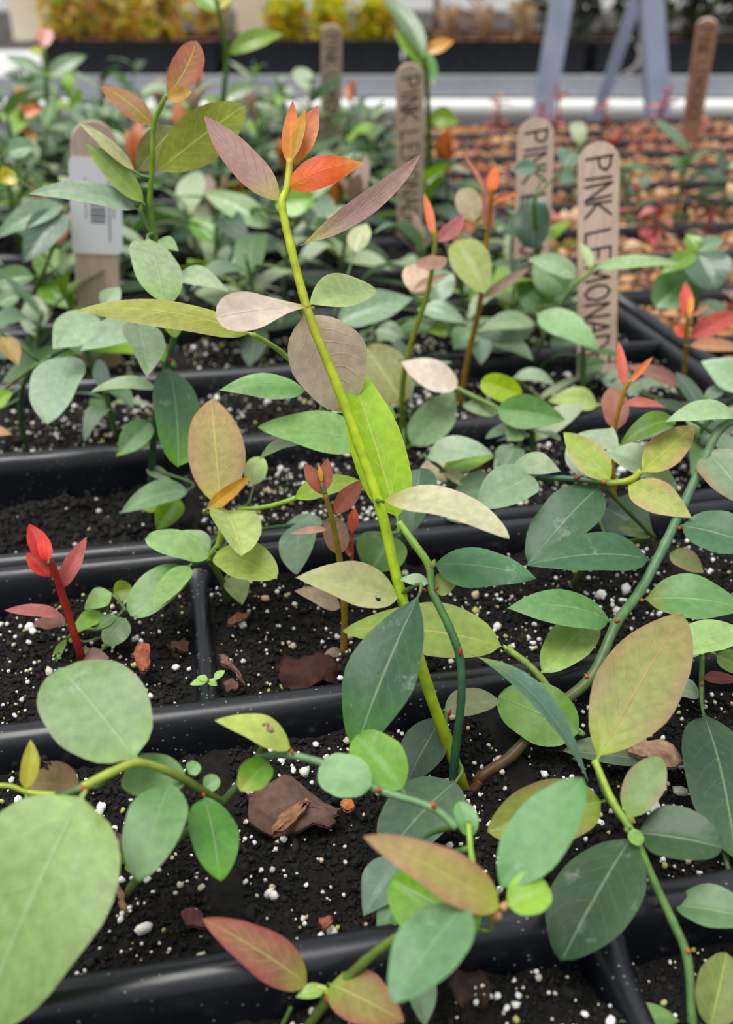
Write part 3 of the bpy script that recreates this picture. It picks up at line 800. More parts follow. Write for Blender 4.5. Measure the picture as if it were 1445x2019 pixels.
p.leaf(674, 1198, 581, 1164, 38, pal((150, 138, 126), (154, 136, 126)), dd=0.003, dt=-0.006, roll=35, fold=0.2)
p.leaf(674, 1288, 638, 1290, 20, pal((120, 104, 100)), roll=30)
p.stem([(690, 1150, 0.305), (694, 1095, 0.302), (694, 1045, 0.3)], 4, 3.5, [(150, 70, 40), (180, 84, 46)], name='twig')
p.leaf(694, 1052, 700, 1000, 22, pal((184, 76, 46)), d=0.3, roll=8, mat=M_RED)
p.leaf(690, 1100, 682, 1058, 16, pal((176, 110, 100)), d=0.301, roll=8, mat=M_RED)

# --- 6 seedling with the pinkish veined leaf, left of the middle
p = Plant('blueberry_seedling', (455, 1190, 0.334), 'seedling with an upright pinkish yellow veined leaf and pale green leaves, left of the middle', d=0.308)
p.stem([(455, 1196, 0.334), (440, 1150, 0.322), (416, 1100, 0.312), (432, 1070, 0.309), (438, 1010, 0.306)], 6, 6.5, [(90, 104, 50), (104, 124, 56), (130, 150, 60), (164, 190, 66), (172, 196, 70)])
p.leaf(436, 1010, 417, 786, 112, pal((184, 170, 118), (188, 154, 126), (186, 186, 100), (184, 154, 122)), dt=0.022, roll=6, a=0.68, b=0.62, fold=0.05, bend=0.02, mat=M_YOUNG, label='pinkish yellow leaf with pale veins standing upright')
p.leaf(405, 1006, 496, 936, 28, pal((206, 160, 60), (214, 130, 50), (196, 170, 70)), d=0.3, dt=0.0, roll=10, fold=0.5, bend=-0.1, mat=M_YOUNG, label='curled orange-yellow leaf')
p.leaf(444, 1004, 478, 1096, 88, pal((188, 208, 148), (176, 200, 132), (180, 206, 130)), dt=-0.018, roll=30, fold=0.35, a=0.5, b=0.5, mat=M_YOUNG, label='pale folded leaf catching the light')
p.leaf(424, 1088, 545, 1142, 78, pal((166, 192, 106), (170, 186, 120), (170, 196, 100)), dd=-0.004, dt=-0.012, roll=32, fold=0.15, a=0.5, b=0.45, bend=0.08, mat=M_YOUNG)
p.leaf(455, 1135, 478, 1192, 48, pal((140, 158, 112)), dd=0.004, roll=20)
p.leaf(418, 1098, 286, 1062, 56, pal((142, 182, 130), (148, 186, 138)), dt=-0.006, roll=40, a=0.55, b=0.45, fold=0.12, bend=0.05, label='smooth light green leaf pointing left')
p.leaf(414, 1090, 358, 1046, 40, pal((136, 172, 130)), dd=0.006, roll=30)
p.stem([(418, 1102, 0.312), (395, 1108, 0.31), (370, 1118, 0.309)], 4.5, 4, [(110, 140, 70)], name='twig')
p.leaf(372, 1116, 256, 1214, 76, pal((110, 152, 96), (116, 156, 102)), d=0.311, dt=-0.012, roll=28, a=0.55, b=0.42, fold=0.12)
p.leaf(376, 1114, 302, 1204, 46, pal((124, 162, 100), (128, 166, 106)), d=0.306, dt=-0.014, roll=35, fold=0.1)
p.stem([(470, 1004, 0.306), (520, 1000, 0.303), (560, 990, 0.3), (582, 982, 0.299)], 4, 5, [(150, 186, 66), (162, 198, 64)], name='twig')
p.leaf(576, 985, 716, 950, 42, pal((160, 196, 92), (166, 198, 104), (150, 196, 50)), d=0.299, dt=0.01, roll=35, bend=0.08, mat=M_YOUNG)
p.leaf(500, 958, 512, 900, 46, pal((166, 194, 142)), d=0.33, roll=15, a=0.5, b=0.5)
p.stem([(420, 1100, 0.313), (470, 1055, 0.325), (540, 1040, 0.335), (640, 1030, 0.345)], 4, 4, [(70, 104, 66)], name='twig')
p.leaf(592, 1030, 586, 1132, 72, pal((110, 140, 126), (116, 146, 132)), d=0.338, dt=-0.02, roll=20, a=0.5, b=0.6, fold=0.1, label='grey-green leaf hanging over the rim')
p.leaf(640, 1032, 560, 1036, 30, pal((120, 150, 136)), d=0.34, roll=40)

# --- 7 low cluster between the red seedling and the divider
p = Plant('blueberry_seedling', (215, 1268, 0.312), 'low cluster of small green leaves beside the red seedling', d=0.308)
p.stem([(222, 1275, 0.314), (212, 1220, 0.311), (222, 1175, 0.309), (250, 1205, 0.308)], 3.5, 3.5, [(90, 110, 60), (110, 136, 70)])
p.leaf(250, 1218, 208, 1272, 52, pal((88, 120, 84), (98, 130, 94)), roll=15, a=0.5, b=0.45, fold=0.05)
p.leaf(222, 1170, 262, 1162, 42, pal((110, 134, 24)), dd=0.002, roll=10, a=0.5, b=0.45)
p.leaf(222, 1168, 166, 1202, 40, pal((132, 174, 110)), roll=35, fold=0.2)
p.leaf(204, 1208, 142, 1250, 34, pal((132, 182, 78)), dt=-0.006, roll=35)
p.leaf(132, 1258, 102, 1320, 16, pal((128, 176, 84)), dt=-0.006, roll=30)
p.leaf(150, 1262, 136, 1256, 22, pal((142, 182, 64)), roll=30)
p.leaf(232, 1214, 184, 1244, 22, pal((104, 142, 84)), roll=35)
p.leaf(160, 1300, 174, 1276, 30, pal((92, 132, 86)), d=0.306, roll=20)

# --- 8 tall seedling in front of the label stake (upper left)
p = Plant('blueberry_seedling', (300, 1025, 0.388), 'tall seedling in front of the barcode stake with veined leaves at its top', d=0.35)
p.stem([(300, 1030, 0.39), (299, 940, 0.38), (306, 830, 0.371), (322, 745, 0.362), (340, 680, 0.356), (344, 620, 0.350), (326, 540, 0.342), (306, 470, 0.336), (296, 400, 0.33), (300, 330, 0.325), (303, 250, 0.32), (318, 208, 0.317), (329, 188, 0.316)], 7.5, 4.5,
       [(56, 84, 52), (60, 98, 66), (66, 112, 70), (84, 128, 80), (110, 146, 60), (130, 166, 44), (136, 172, 44), (150, 176, 50)])
p.stem([(304, 470, 0.336), (288, 440, 0.334), (276, 415, 0.332)], 5, 4.5, [(100, 136, 90), (130, 166, 90)], name='twig')
p.leaf(328, 192, 386, 81, 60, pal((164, 116, 88), (176, 96, 88), (176, 150, 80), (160, 96, 84)), roll=8, a=0.7, b=0.55, fold=0.12, side=0.06, mat=M_YOUNG, label='reddish top leaf with pale veins')
p.leaf(328, 194, 379, 180, 30, pal((188, 154, 74), (196, 150, 70)), dd=-0.002, roll=20, fold=0.2, mat=M_RED)
p.leaf(304, 250, 197, 170, 44, pal((160, 124, 84), (174, 112, 100), (150, 140, 60), (170, 116, 90)), roll=25, bend=0.12, fold=-0.15, mat=M_YOUNG, label='reddish leaf pointing up left')
p.leaf(308, 340, 482, 208, 96, pal((138, 156, 60), (146, 150, 76), (150, 166, 56)), dt=0.012, roll=8, a=0.55, b=0.5, fold=0.05, mat=M_YOUNG, label='large yellow-green leaf with pale veins')
p.leaf(270, 340, 345, 250, 62, pal((136, 146, 100), (150, 130, 108)), dd=0.006, roll=8, a=0.5, b=0.5, mat=M_YOUNG)
p.leaf(286, 404, 168, 280, 46, pal((112, 142, 60), (134, 156, 96), (140, 168, 80)), dd=-0.002, dt=0.0, roll=12, fold=0.3)
p.leaf(268, 340, 152, 238, 24, pal((166, 172, 138)), dt=0.0, roll=20, fold=0.3)
p.leaf(274, 414, 56, 376, 44, pal((140, 166, 154), (150, 176, 164)), d=0.332, dt=-0.012, roll=40, bend=0.10, fold=0.25, curl=0.05, label='long grey-green leaf crossing the label')
p.leaf(290, 470, 322, 598, 92, pal((150, 176, 150), (156, 182, 156), (150, 180, 150), (140, 176, 110)), d=0.330, dt=-0.02, roll=30, a=0.42, b=0.42, fold=0.1, cup=-0.15, mat=M_WAXY, label='broad grey-green leaf hanging from the stem')
p.leaf(342, 552, 448, 568, 38, pal((162, 188, 168), (168, 194, 174)), d=0.342, dt=-0.008, roll=40, bend=0.14, curl=0.1)
p.leaf(312, 472, 352, 496, 26, pal((140, 176, 130)), roll=30)
p.leaf(345, 612, 346, 666, 42, pal((136, 168, 66)), dd=-0.003, roll=15, a=0.5, b=0.5)
p.leaf(270, 634, 292, 742, 76, pal((130, 156, 136), (140, 166, 146)), d=0.352, dt=-0.02, roll=25, fold=0.2, wave=0.05)
p.leaf(314, 768, 178, 774, 26, pal((150, 176, 152)), d=0.363, dt=-0.006, roll=42, bend=0.18, fold=0.1)
p.leaf(332, 722, 352, 920, 92, pal((60, 102, 70), (66, 108, 74), (68, 108, 82), (84, 140, 40)), d=0.36, dt=-0.026, roll=25, a=0.6, b=0.42, fold=0.1, label='dark leaf hanging down with a green tip')
p.leaf(299, 832, 238, 892, 52, pal((104, 146, 108), (112, 154, 116)), dt=-0.006, roll=18, a=0.5, b=0.5)
p.leaf(300, 872, 228, 900, 26, pal((132, 168, 36)), roll=30, bend=0.15)
p.leaf(374, 966, 238, 1012, 50, pal((112, 150, 118), (120, 158, 126)), d=0.37, dt=-0.012, roll=38, bend=0.10)
p.leaf(356, 982, 308, 1046, 52, pal((104, 152, 28), (110, 156, 40)), d=0.376, roll=15)
p.leaf(280, 990, 330, 1000, 40, pal((124, 166, 48)), d=0.386, roll=20)
p.leaf(288, 925, 338, 948, 24, pal((150, 174, 156)), roll=30)
p.bud(276, 418, 280, 402, 9, (160, 180, 90)); p.bud(336, 706, 334, 716, 8, (170, 80, 46))

# --- 9 grey-green seedling at the left, below the stake
p = Plant('blueberry_seedling', (65, 905, 0.432), 'grey-green seedling with broad drooping leaves left of the barcode stake foot', d=0.385)
p.stem([(60, 910, 0.434), (40, 820, 0.42), (52, 745, 0.41), (104, 700, 0.4), (140, 682, 0.395), (190, 640, 0.39), (225, 608, 0.387)], 5, 5, [(60, 80, 50), (80, 110, 70), (100, 130, 90)])
p.leaf(136, 698, 92, 836, 94, pal((140, 168, 156), (148, 176, 164)), d=0.388, dt=-0.024, roll=28, fold=0.1, a=0.5, b=0.6, label='broad grey-green leaf hanging down')
p.leaf(312, 630, 156, 694, 58, pal((148, 176, 160), (154, 182, 166)), d=0.375, dt=-0.012, roll=38, bend=0.08, fold=0.2)
p.leaf(196, 624, 104, 690, 76, pal((148, 178, 160), (154, 184, 166)), d=0.382, dt=-0.014, roll=34, fold=0.15)
p.leaf(120, 640, 160, 700, 50, pal((120, 152, 120)), d=0.39, roll=20)
p.leaf(205, 610, 236, 566, 38, pal((150, 178, 160)), d=0.392, roll=25)
p.leaf(0, 664, 36, 722, 40, pal((180, 160, 110), (186, 140, 110)), d=0.39, roll=25, mat=M_YOUNG)
p.leaf(-20, 800, 26, 772, 34, pal((122, 168, 36)), d=0.395, roll=25)
p.leaf(-30, 850, 24, 856, 22, pal((196, 160, 130)), d=0.39, roll=25, mat=M_RED)
p.stem([(-20, 790, 0.4), (30, 750, 0.402), (104, 700, 0.4)], 4, 4, [(110, 130, 70)], name='twig')

# --- 10 seedling behind the thick stem
p = Plant('blueberry_seedling', (705, 905, 0.432), 'light green seedling leaning left behind the thick yellow-green stem', d=0.305)
p.stem([(705, 912, 0.434), (712, 860, 0.40), (705, 815, 0.35), (640, 768, 0.315), (604, 742, 0.305), (552, 692, 0.292), (500, 660, 0.282)], 5, 5, [(90, 110, 60), (130, 160, 70), (150, 186, 70), (164, 196, 66)])
p.leaf(500, 661, 150, 612, 56, pal((168, 178, 96), (178, 184, 120), (176, 196, 90)), d=0.282, dt=-0.01, roll=38, bend=0.10, fold=-0.2, a=0.55, b=0.75, mat=M_YOUNG, label='long pale yellow-green leaf reaching left')
p.leaf(606, 772, 430, 770, 50, pal((118, 168, 108), (150, 190, 150)), d=0.308, dt=-0.008, roll=40, bend=0.14, fold=-0.25)
p.leaf(726, 874, 508, 842, 80, pal((130, 176, 110), (138, 182, 118)), d=0.31, dt=-0.006, roll=36, bend=0.06, fold=0.1, label='light green leaf crossing behind the thick stem')
p.leaf(720, 800, 650, 816, 24, pal((180, 200, 190)), d=0.315, roll=40, bend=0.1)
p.leaf(690, 790, 720, 806, 22, pal((176, 196, 186)), d=0.318, roll=40)
p.leaf(592, 876, 510, 908, 22, pal((150, 172, 154), None, None, (120, 160, 40)), d=0.315, roll=42, bend=0.2)
p.leaf(742, 800, 782, 826, 18, pal((120, 160, 60)), d=0.32, roll=30, bend=0.2)
p.bud(500, 662, 490, 655, 8, (180, 204, 90))

# --- 11 upright seedling with pink leaves right of the thick stem
p = Plant('blueberry_seedling', (803, 892, 0.436), 'upright thin seedling with pale pink leaves and orange-pink tip', d=0.41)
p.stem([(804, 898, 0.438), (792, 800, 0.424), (804, 700, 0.414), (842, 580, 0.404), (857, 490, 0.397), (857, 455, 0.395)], 6.5, 4, [(104, 130, 40), (120, 140, 36), (136, 150, 36), (150, 160, 44)])
p.leaf(856, 470, 836, 381, 18, pal((222, 122, 82), (216, 110, 80)), roll=8, fold=0.2, mat=M_RED, label='orange-pink shoot leaf')
p.leaf(858, 478, 914, 421, 32, pal((166, 98, 110), (172, 106, 116)), roll=12, fold=0.15, side=0.08, mat=M_RED)
p.leaf(850, 534, 850, 503, 62, pal((220, 184, 188), (224, 188, 192)), roll=5, dt=-0.012, a=0.9, b=0.1, fold=0.2, mat=M_RED, label='pink folded leaf')
p.leaf(846, 590, 802, 525, 52, pal((218, 196, 194), (220, 198, 196)), dd=0.003, roll=15, a=0.55, b=0.5, mat=M_RED)
p.leaf(812, 575, 885, 540, 22, pal((190, 166, 164)), dd=0.003, roll=15, mat=M_RED)
p.leaf(798, 802, 722, 686, 96, pal((154, 160, 116), (162, 166, 126)), dd=0.004, roll=10, a=0.5, b=0.42, mat=M_YOUNG, label='large olive grey leaf')
p.leaf(788, 712, 900, 766, 58, pal((206, 196, 200), (210, 200, 204)), dd=-0.004, dt=-0.006, roll=25, a=0.8, b=0.4, fold=0.12, label='pinkish white drooping leaf')
p.leaf(808, 880, 896, 772, 76, pal((120, 154, 120), (126, 160, 126)), d=0.418, dt=0.0, roll=20, a=0.55, b=0.7, side=0.08, bend=0.05)

# --- 12 orange-stemmed seedling further right
p = Plant('blueberry_seedling', (905, 800, 0.485), 'tall thin seedling with orange-brown stem and orange top', d=0.46)
p.stem([(903, 806, 0.487), (926, 690, 0.475), (946, 600, 0.465), (957, 500, 0.457), (968, 395, 0.447), (972, 372, 0.445)], 6.5, 4.5, [(126, 96, 30), (150, 116, 34), (166, 116, 32), (170, 104, 36)])
p.leaf(962, 462, 960, 388, 28, pal((166, 110, 110)), roll=10, mat=M_RED)
p.leaf(970, 385, 976, 328, 26, pal((224, 116, 56), (216, 100, 70)), roll=10, mat=M_RED, label='orange shoot leaf')
p.leaf(968, 392, 912, 300, 9, pal((176, 110, 100)), roll=10, mat=M_RED)
p.leaf(965, 400, 1030, 378, 12, pal((200, 110, 70)), roll=20, mat=M_RED)
p.leaf(902, 470, 955, 578, 74, pal((152, 168, 104), (158, 170, 116)), d=0.46, roll=10, a=0.5, b=0.45)
p.leaf(948, 592, 1046, 528, 20, pal((152, 128, 128)), roll=20, mat=M_RED)
p.leaf(955, 505, 890, 470, 12, pal((190, 110, 50)), roll=20, mat=M_RED)
p.leaf(935, 440, 912, 372, 52, pal((172, 164, 144)), dd=0.006, roll=10, a=0.5, b=0.5, mat=M_RED)

# --- 13 seedling with the glowing yellow-green leaf
p = Plant('blueberry_seedling', (1040, 1010, 0.39), 'seedling with one glowing yellow-green leaf and a plain green leaf below it', d=0.40)
p.stem([(1042, 1015, 0.392), (1020, 900, 0.395), (1030, 845, 0.40), (985, 808, 0.405), (925, 778, 0.41), (900, 765, 0.412)], 4.5, 5, [(80, 100, 50), (96, 124, 60), (110, 140, 70), (140, 166, 70)])
p.leaf(1032, 782, 948, 752, 52, pal((156, 196, 16), (160, 198, 20)), d=0.408, dt=0.004, roll=8, a=0.5, b=0.35, mat=M_YOUNG, label='glowing yellow-green leaf')
p.leaf(976, 808, 1114, 828, 66, pal((92, 140, 76), (100, 146, 84)), d=0.398, dt=-0.006, roll=15, a=0.5, b=0.7, label='plain green oval leaf')
p.leaf(985, 815, 910, 800, 34, pal((126, 156, 120)), d=0.41, roll=30)
p.leaf(1020, 880, 990, 930, 56, pal((96, 126, 104)), d=0.395, roll=25)
p.leaf(1025, 850, 1000, 870, 40, pal((110, 140, 100)), d=0.396, roll=25)

# --- 13b low seedlings behind the lime leaf
p = Plant('blueberry_seedling', (905, 1035, 0.380), 'low seedling with a grey-green arched leaf right of the lime leaf', d=0.37)
p.stem([(905, 1040, 0.381), (895, 985, 0.376), (880, 935, 0.372), (850, 908, 0.370)], 4.5, 4, [(80, 104, 56), (110, 140, 70)])
p.stem([(895, 985, 0.376), (930, 975, 0.374), (975, 962, 0.372)], 3.5, 3.5, [(96, 124, 64)], name='twig')
p.leaf(838, 905, 972, 896, 50, pal((146, 172, 158), (152, 178, 166)), d=0.37, dt=-0.004, roll=42, bend=0.16, fold=0.2, label='grey-green arched leaf')
p.leaf(870, 930, 975, 900, 40, pal((118, 158, 60)), d=0.375, roll=35)
p.leaf(925, 960, 862, 925, 24, pal((176, 182, 150)), d=0.37, roll=30, bend=0.1)
p.leaf(840, 905, 880, 950, 60, pal((180, 172, 158)), d=0.385, roll=20)
p.leaf(935, 1000, 880, 1025, 60, pal((104, 136, 118)), d=0.36, roll=30)
p.leaf(985, 960, 890, 985, 70, pal((92, 124, 100)), d=0.37, roll=30)
p = Plant('blueberry_seedling', (800, 1128, 0.349), 'dark-leaved seedling half hidden behind the lime leaf and the thick stem', d=0.335)
p.stem([(800, 1134, 0.350), (792, 1070, 0.340), (815, 990, 0.334), (830, 925, 0.330)], 5, 4.5, [(76, 100, 54), (90, 120, 66)])
p.leaf(830, 920, 812, 1050, 86, pal((78, 110, 92), (84, 116, 96)), d=0.33, dt=-0.01, roll=20, a=0.5, b=0.6, label='dark leaf behind the lime leaf')
p.leaf(775, 1055, 730, 1130, 100, pal((82, 118, 60), (90, 124, 66)), d=0.33, roll=15, a=0.5, b=0.5)
p = Plant('blueberry_seedling', (1120, 846, 0.459), 'low seedling with a broad pale yellow-green leaf over the black rim', d=0.455)
p.stem([(1120, 852, 0.460), (1150, 820, 0.455), (1178, 800, 0.450)], 4, 3.5, [(90, 110, 60), (130, 156, 80)])
p.stem([(1120, 852, 0.460), (1060, 780, 0.464), (1012, 746, 0.468)], 3, 3, [(90, 110, 60), (110, 140, 76)], name='twig')
p.leaf(1180, 800, 1080, 790, 44, pal((154, 180, 104), (170, 190, 130)), d=0.45, roll=35, bend=0.12, label='pale yellow-green leaf on the rim')
p.leaf(1010, 745, 1095, 760, 26, pal((140, 164, 148)), d=0.468, roll=42, bend=0.18)

# --- 14 forked seedling in front of the nearest lettered stake
p = Plant('blueberry_seedling', (1050, 730, 0.53), 'green seedling with a long level leaf crossing in front of the nearest lettered stake', d=0.47)
p.stem([(1046, 738, 0.53), (1062, 690, 0.515), (1092, 620, 0.5), (1130, 565, 0.488), (1160, 540, 0.482), (1168, 525, 0.48)], 5, 4, [(84, 110, 70), (110, 140, 96), (150, 180, 96), (170, 200, 90)])
p.leaf(1168, 530, 1342, 520, 26, pal((146, 180, 138), (154, 188, 148)), dt=-0.006, roll=40, bend=0.06, label='long level pale green leaf')
p.leaf(1164, 532, 1142, 478, 18, pal((166, 194, 150)), roll=20, side=0.06)
p.leaf(1056, 618, 1180, 690, 56, pal((134, 176, 134), (140, 182, 142)), d=0.48, dt=-0.012, roll=36, bend=0.10, fold=0.1, label='smooth light green leaf')
p.leaf(1140, 548, 1040, 512, 40, pal((146, 176, 150)), d=0.495, roll=35, bend=0.1)
p.leaf(1120, 580, 1050, 520, 70, pal((92, 132, 92)), d=0.51, roll=15)
p.leaf(1090, 610, 1020, 560, 70, pal((86, 126, 84)), d=0.52, roll=15)
p.leaf(1086, 600, 1092, 540, 30, pal((110, 160, 40)), d=0.515, roll=15)
p.leaf(1058, 640, 940, 655, 36, pal((142, 172, 148)), d=0.51, roll=40, bend=0.14)
p.leaf(1050, 640, 980, 690, 40, pal((120, 150, 134)), d=0.515, roll=30)
p.leaf(1048, 690, 900, 690, 36, pal((130, 160, 140)), d=0.53, roll=40, bend=0.1)
p.leaf(930, 650, 895, 690, 50, pal((126, 164, 130)), d=0.51, roll=20)
p.leaf(940, 660, 948, 720, 44, pal((106, 136, 124)), d=0.51, roll=20)

# --- 15 red-tipped shoot right of the middle
p = Plant('blueberry_seedling', (1212, 1052, 0.375), 'slim red-tipped shoot rising behind the two-tone leaves on the right', d=0.355)
p.stem([(1212, 1058, 0.376), (1209, 940, 0.362), (1208, 880, 0.356), (1216, 822, 0.35), (1230, 775, 0.346), (1242, 750, 0.344)], 5.5, 4, [(160, 140, 30), (176, 140, 40), (186, 140, 46), (200, 150, 50)])
p.leaf(1230, 765, 1219, 672, 20, pal((206, 98, 84), (196, 84, 80)), roll=10, fold=0.2, mat=M_RED, label='salmon red shoot leaf')
p.leaf(1240, 757, 1287, 704, 14, pal((216, 124, 60), (206, 100, 80)), roll=10, mat=M_RED)
p.leaf(1216, 850, 1206, 764, 52, pal((168, 116, 110), (172, 118, 112)), dd=0.003, roll=10, a=0.5, b=0.5, mat=M_RED, label='dull pink oval leaf')
p.leaf(1222, 798, 1313, 804, 18, pal((194, 110, 110)), roll=35, bend=0.12, mat=M_RED)

# --- 16 red seedling at the right edge
p = Plant('blueberry_seedling', (1345, 800, 0.487), 'red-topped seedling near the right edge with spreading red leaves', d=0.46)
p.stem([(1344, 806, 0.489), (1349, 730, 0.476), (1354, 650, 0.465), (1358, 615, 0.461)], 5, 4, [(120, 110, 40), (150, 120, 40), (190, 130, 50)])
p.leaf(1356, 632, 1350, 556, 28, pal((206, 86, 76), (196, 76, 72)), roll=10, fold=0.15, mat=M_RED, label='red shoot leaf')
p.leaf(1358, 628, 1362, 580, 12, pal((214, 160, 50)), dd=-0.003, roll=10, mat=M_RED)
p.leaf(1358, 668, 1462, 616, 42, pal((186, 84, 84), (190, 90, 90)), roll=20, mat=M_RED, label='red leaf pointing right')
p.leaf(1354, 664, 1328, 642, 22, pal((216, 96, 60)), roll=15, mat=M_RED)
p.leaf(1356, 682, 1470, 690, 26, pal((186, 140, 114)), dd=-0.003, roll=35, bend=0.06, mat=M_RED)
p.leaf(1345, 762, 1232, 722, 30, pal((150, 110, 112)), roll=30, bend=0.08, mat=M_RED)
p.leaf(1362, 626, 1400, 600, 10, pal((180, 120, 110)), roll=15, mat=M_RED)

# --- 16b grey-green seedling at the right edge
p = Plant('blueberry_seedling', (1400, 880, 0.442), 'grey-green seedling at the right edge in front of the red-topped one', d=0.44)
p.stem([(1400, 886, 0.443), (1400, 830, 0.436), (1440, 790, 0.428), (1482, 770, 0.42)], 4.5, 4.5, [(80, 104, 60), (110, 140, 80)])
p.stem([(1400, 830, 0.436), (1360, 800, 0.447), (1325, 795, 0.462), (1262, 775, 0.49)], 3.5, 3, [(90, 116, 66)], name='twig')
p.leaf(1480, 770, 1382, 712, 62, pal((150, 186, 160), (156, 190, 168)), d=0.42, roll=30, bend=0.05)
p.leaf(1320, 810, 1230, 870, 80, pal((116, 146, 130)), d=0.46, roll=25)
p.leaf(1250, 770, 1180, 740, 50, pal((130, 156, 144)), d=0.5, roll=30)
p.leaf(1330, 770, 1215, 800, 60, pal((138, 164, 150)), d=0.5, roll=35)

# --- 17 foreground seedling with the big olive leaf (lower right)
p = Plant('blueberry_seedling', (1366, 2100, 0.196), 'foreground seedling at lower right with a big olive leaf and two dark leaves', d=0.215)
p.stem([(1366, 2110, 0.197), (1364, 2010, 0.199), (1355, 1890, 0.203), (1325, 1815, 0.206), (1290, 1740, 0.209), (1250, 1648, 0.213), (1208, 1580, 0.217), (1172, 1500, 0.222)], 10, 7, [(92, 130, 72), (94, 134, 72), (96, 132, 70), (100, 140, 66), (140, 170, 60), (164, 186, 60)])
p.leaf(1174, 1502, 1346, 1212, 158, pal((144, 152, 94), (148, 130, 98), (156, 182, 62), (146, 140, 98)), dt=0.02, roll=8, a=0.62, b=0.62, fold=0.06, mat=M_RED, label='big olive leaf with reddish edges')
p.leaf(1236, 1616, 1300, 1492, 76, pal((104, 136, 78), (126, 118, 84), (120, 160, 70)), roll=8, a=0.6, b=0.5, fold=0.06, label='green oval leaf with dull red edge')
p.leaf(1192, 1580, 960, 1640, 122, pal((124, 140, 62), (118, 112, 66), (130, 160, 66)), dd=0.006, dt=-0.002, roll=12, a=0.5, b=0.55, label='olive leaf behind the light green leaf')
p.leaf(1246, 1650, 1106, 1896, 160, pal((50, 80, 56), (58, 88, 62)), dt=-0.016, roll=25, a=0.62, b=0.55, fold=0.05, bend=0.04, label='large dark green leaf pointing down')
p.leaf(1254, 1642, 1424, 1672, 104, pal((52, 84, 58), (60, 88, 60)), dd=0.004, dt=-0.006, roll=32, a=0.55, b=0.5)
p.leaf(1238, 1640, 1266, 1664, 28, pal((122, 168, 82)), dd=-0.003, roll=20, a=0.4, b=0.3)
p.leaf(1326, 1784, 1490, 1815, 78, pal((96, 132, 98), (104, 140, 108)), dd=0.006, dt=-0.006, roll=32, a=0.5, b=0.5)
p.leaf(1345, 2015, 1180, 2012, 40, pal((110, 150, 92)), d=0.2, roll=40, bend=0.08)
p.leaf(1398, 2030, 1432, 1878, 92, pal((130, 150, 88), (134, 140, 92)), d=0.198, roll=12, a=0.5, b=0.5, mat=M_YOUNG, label='olive leaf with dark red marks at the corner')
p.stem([(1172, 1500, 0.228), (1190, 1560, 0.224), (1222, 1612, 0.217)], 5, 5, [(84, 110, 76)], name='twig')
p.bud(1352, 1876, 1362, 1872, 12, (206, 120, 60))

# --- 18 seedling at the right edge with the long dark leaf
p = Plant('blueberry_seedling', (1384, 1412, 0.285), 'small seedling at the right edge above a long dark hanging leaf', d=0.278)
p.stem([(1384, 1416, 0.286), (1383, 1360, 0.281), (1384, 1290, 0.275)], 5, 5, [(100, 130, 60), (120, 156, 70), (150, 184, 96)])
p.leaf(1386, 1406, 1452, 1700, 142, pal((52, 80, 66), (60, 88, 72), (60, 90, 70), (60, 96, 64)), d=0.27, dt=-0.045, roll=22, a=0.6, b=0.5, fold=0.1, label='long dark green hanging leaf')
p.leaf(1382, 1372, 1306, 1358, 38, pal((130, 156, 144)), roll=40, bend=0.1)
p.leaf(1382, 1338, 1460, 1344, 24, pal((124, 64, 70)), roll=35, mat=M_RED)
p.leaf(1470, 1240, 1276, 1302, 66, pal((142, 178, 120), (148, 184, 128)), d=0.262, dt=-0.006, roll=34, fold=0.12, bend=0.06, label='light green leaf lapping over the olive leaf')
p.leaf(1410, 1290, 1480, 1330, 44, pal((92, 126, 48)), d=0.275, roll=20)
p.leaf(1350, 1290, 1385, 1282, 24, pal((140, 166, 146)), roll=30)
p.stem([(1445, 1750, 0.225), (1425, 1670, 0.23), (1410, 1620, 0.235)], 6, 5, [(70, 90, 50)], name='twig')
p.bud(1384, 1292, 1386, 1282, 9, (180, 206, 110)); p.bud(1384, 1352, 1384, 1340, 7, (200, 130, 60))

# a fallen leaf
p = Plant('fallen_leaf', (1224, 1500, 0.264), 'grey-green fallen leaf lying on the soil under the dry bark curl', cat='leaf')
p.leaf(1100, 1480, 1348, 1510, 50, pal((96, 116, 98), (104, 122, 104)), d=0.262, dt=0.0, roll=48, bend=0.02)

# --- 19 foreground seedling in the bottom centre
p = Plant('blueberry_seedling', (590, 2040, 0.199), 'blurred foreground seedling at bottom centre with red-edged leaves', d=0.185)
p.stem([(585, 2060, 0.2), (645, 1972, 0.196), (720, 1895, 0.193), (790, 1845, 0.189), (880, 1812, 0.185), (985, 1792, 0.182)], 11, 7, [(92, 112, 52), (98, 118, 52), (104, 130, 56), (130, 150, 60), (190, 150, 90)])
p.stem([(985, 1792, 0.182), (945, 1740, 0.19), (930, 1690, 0.196), (924, 1625, 0.2)], 6, 6, [(150, 180, 60), (150, 190, 70)], name='twig')
p.leaf(992, 1792, 717, 1648, 92, pal((182, 170, 116), (186, 142, 124), (176, 196, 74), (190, 160, 136)), d=0.18, dt=-0.008, roll=20, a=0.5, b=0.7, fold=0.15, mat=M_YOUNG, label='yellow-pink leaf with red edges')
p.leaf(982, 1758, 1150, 1534, 118, pal((88, 142, 88), (94, 148, 94)), d=0.182, dt=0.008, roll=14, a=0.62, b=0.6, bend=0.04, fold=0.08, label='fresh green leaf pointing up right')
p.leaf(998, 1786, 1084, 1752, 80, pal((134, 180, 66), (140, 186, 76)), d=0.18, roll=18, a=0.5, b=0.35, label='rounded bright green leaf')
p.leaf(922, 1778, 772, 1976, 128, pal((92, 136, 102), (98, 142, 108)), d=0.176, dt=-0.012, roll=22, a=0.55, b=0.6, fold=0.06, label='grey-green leaf pointing down')
p.leaf(952, 1836, 770, 1736, 156, pal((96, 148, 16), (100, 152, 20)), d=0.19, dt=0.006, roll=8, a=0.45, b=0.4, label='bright green leaf behind')
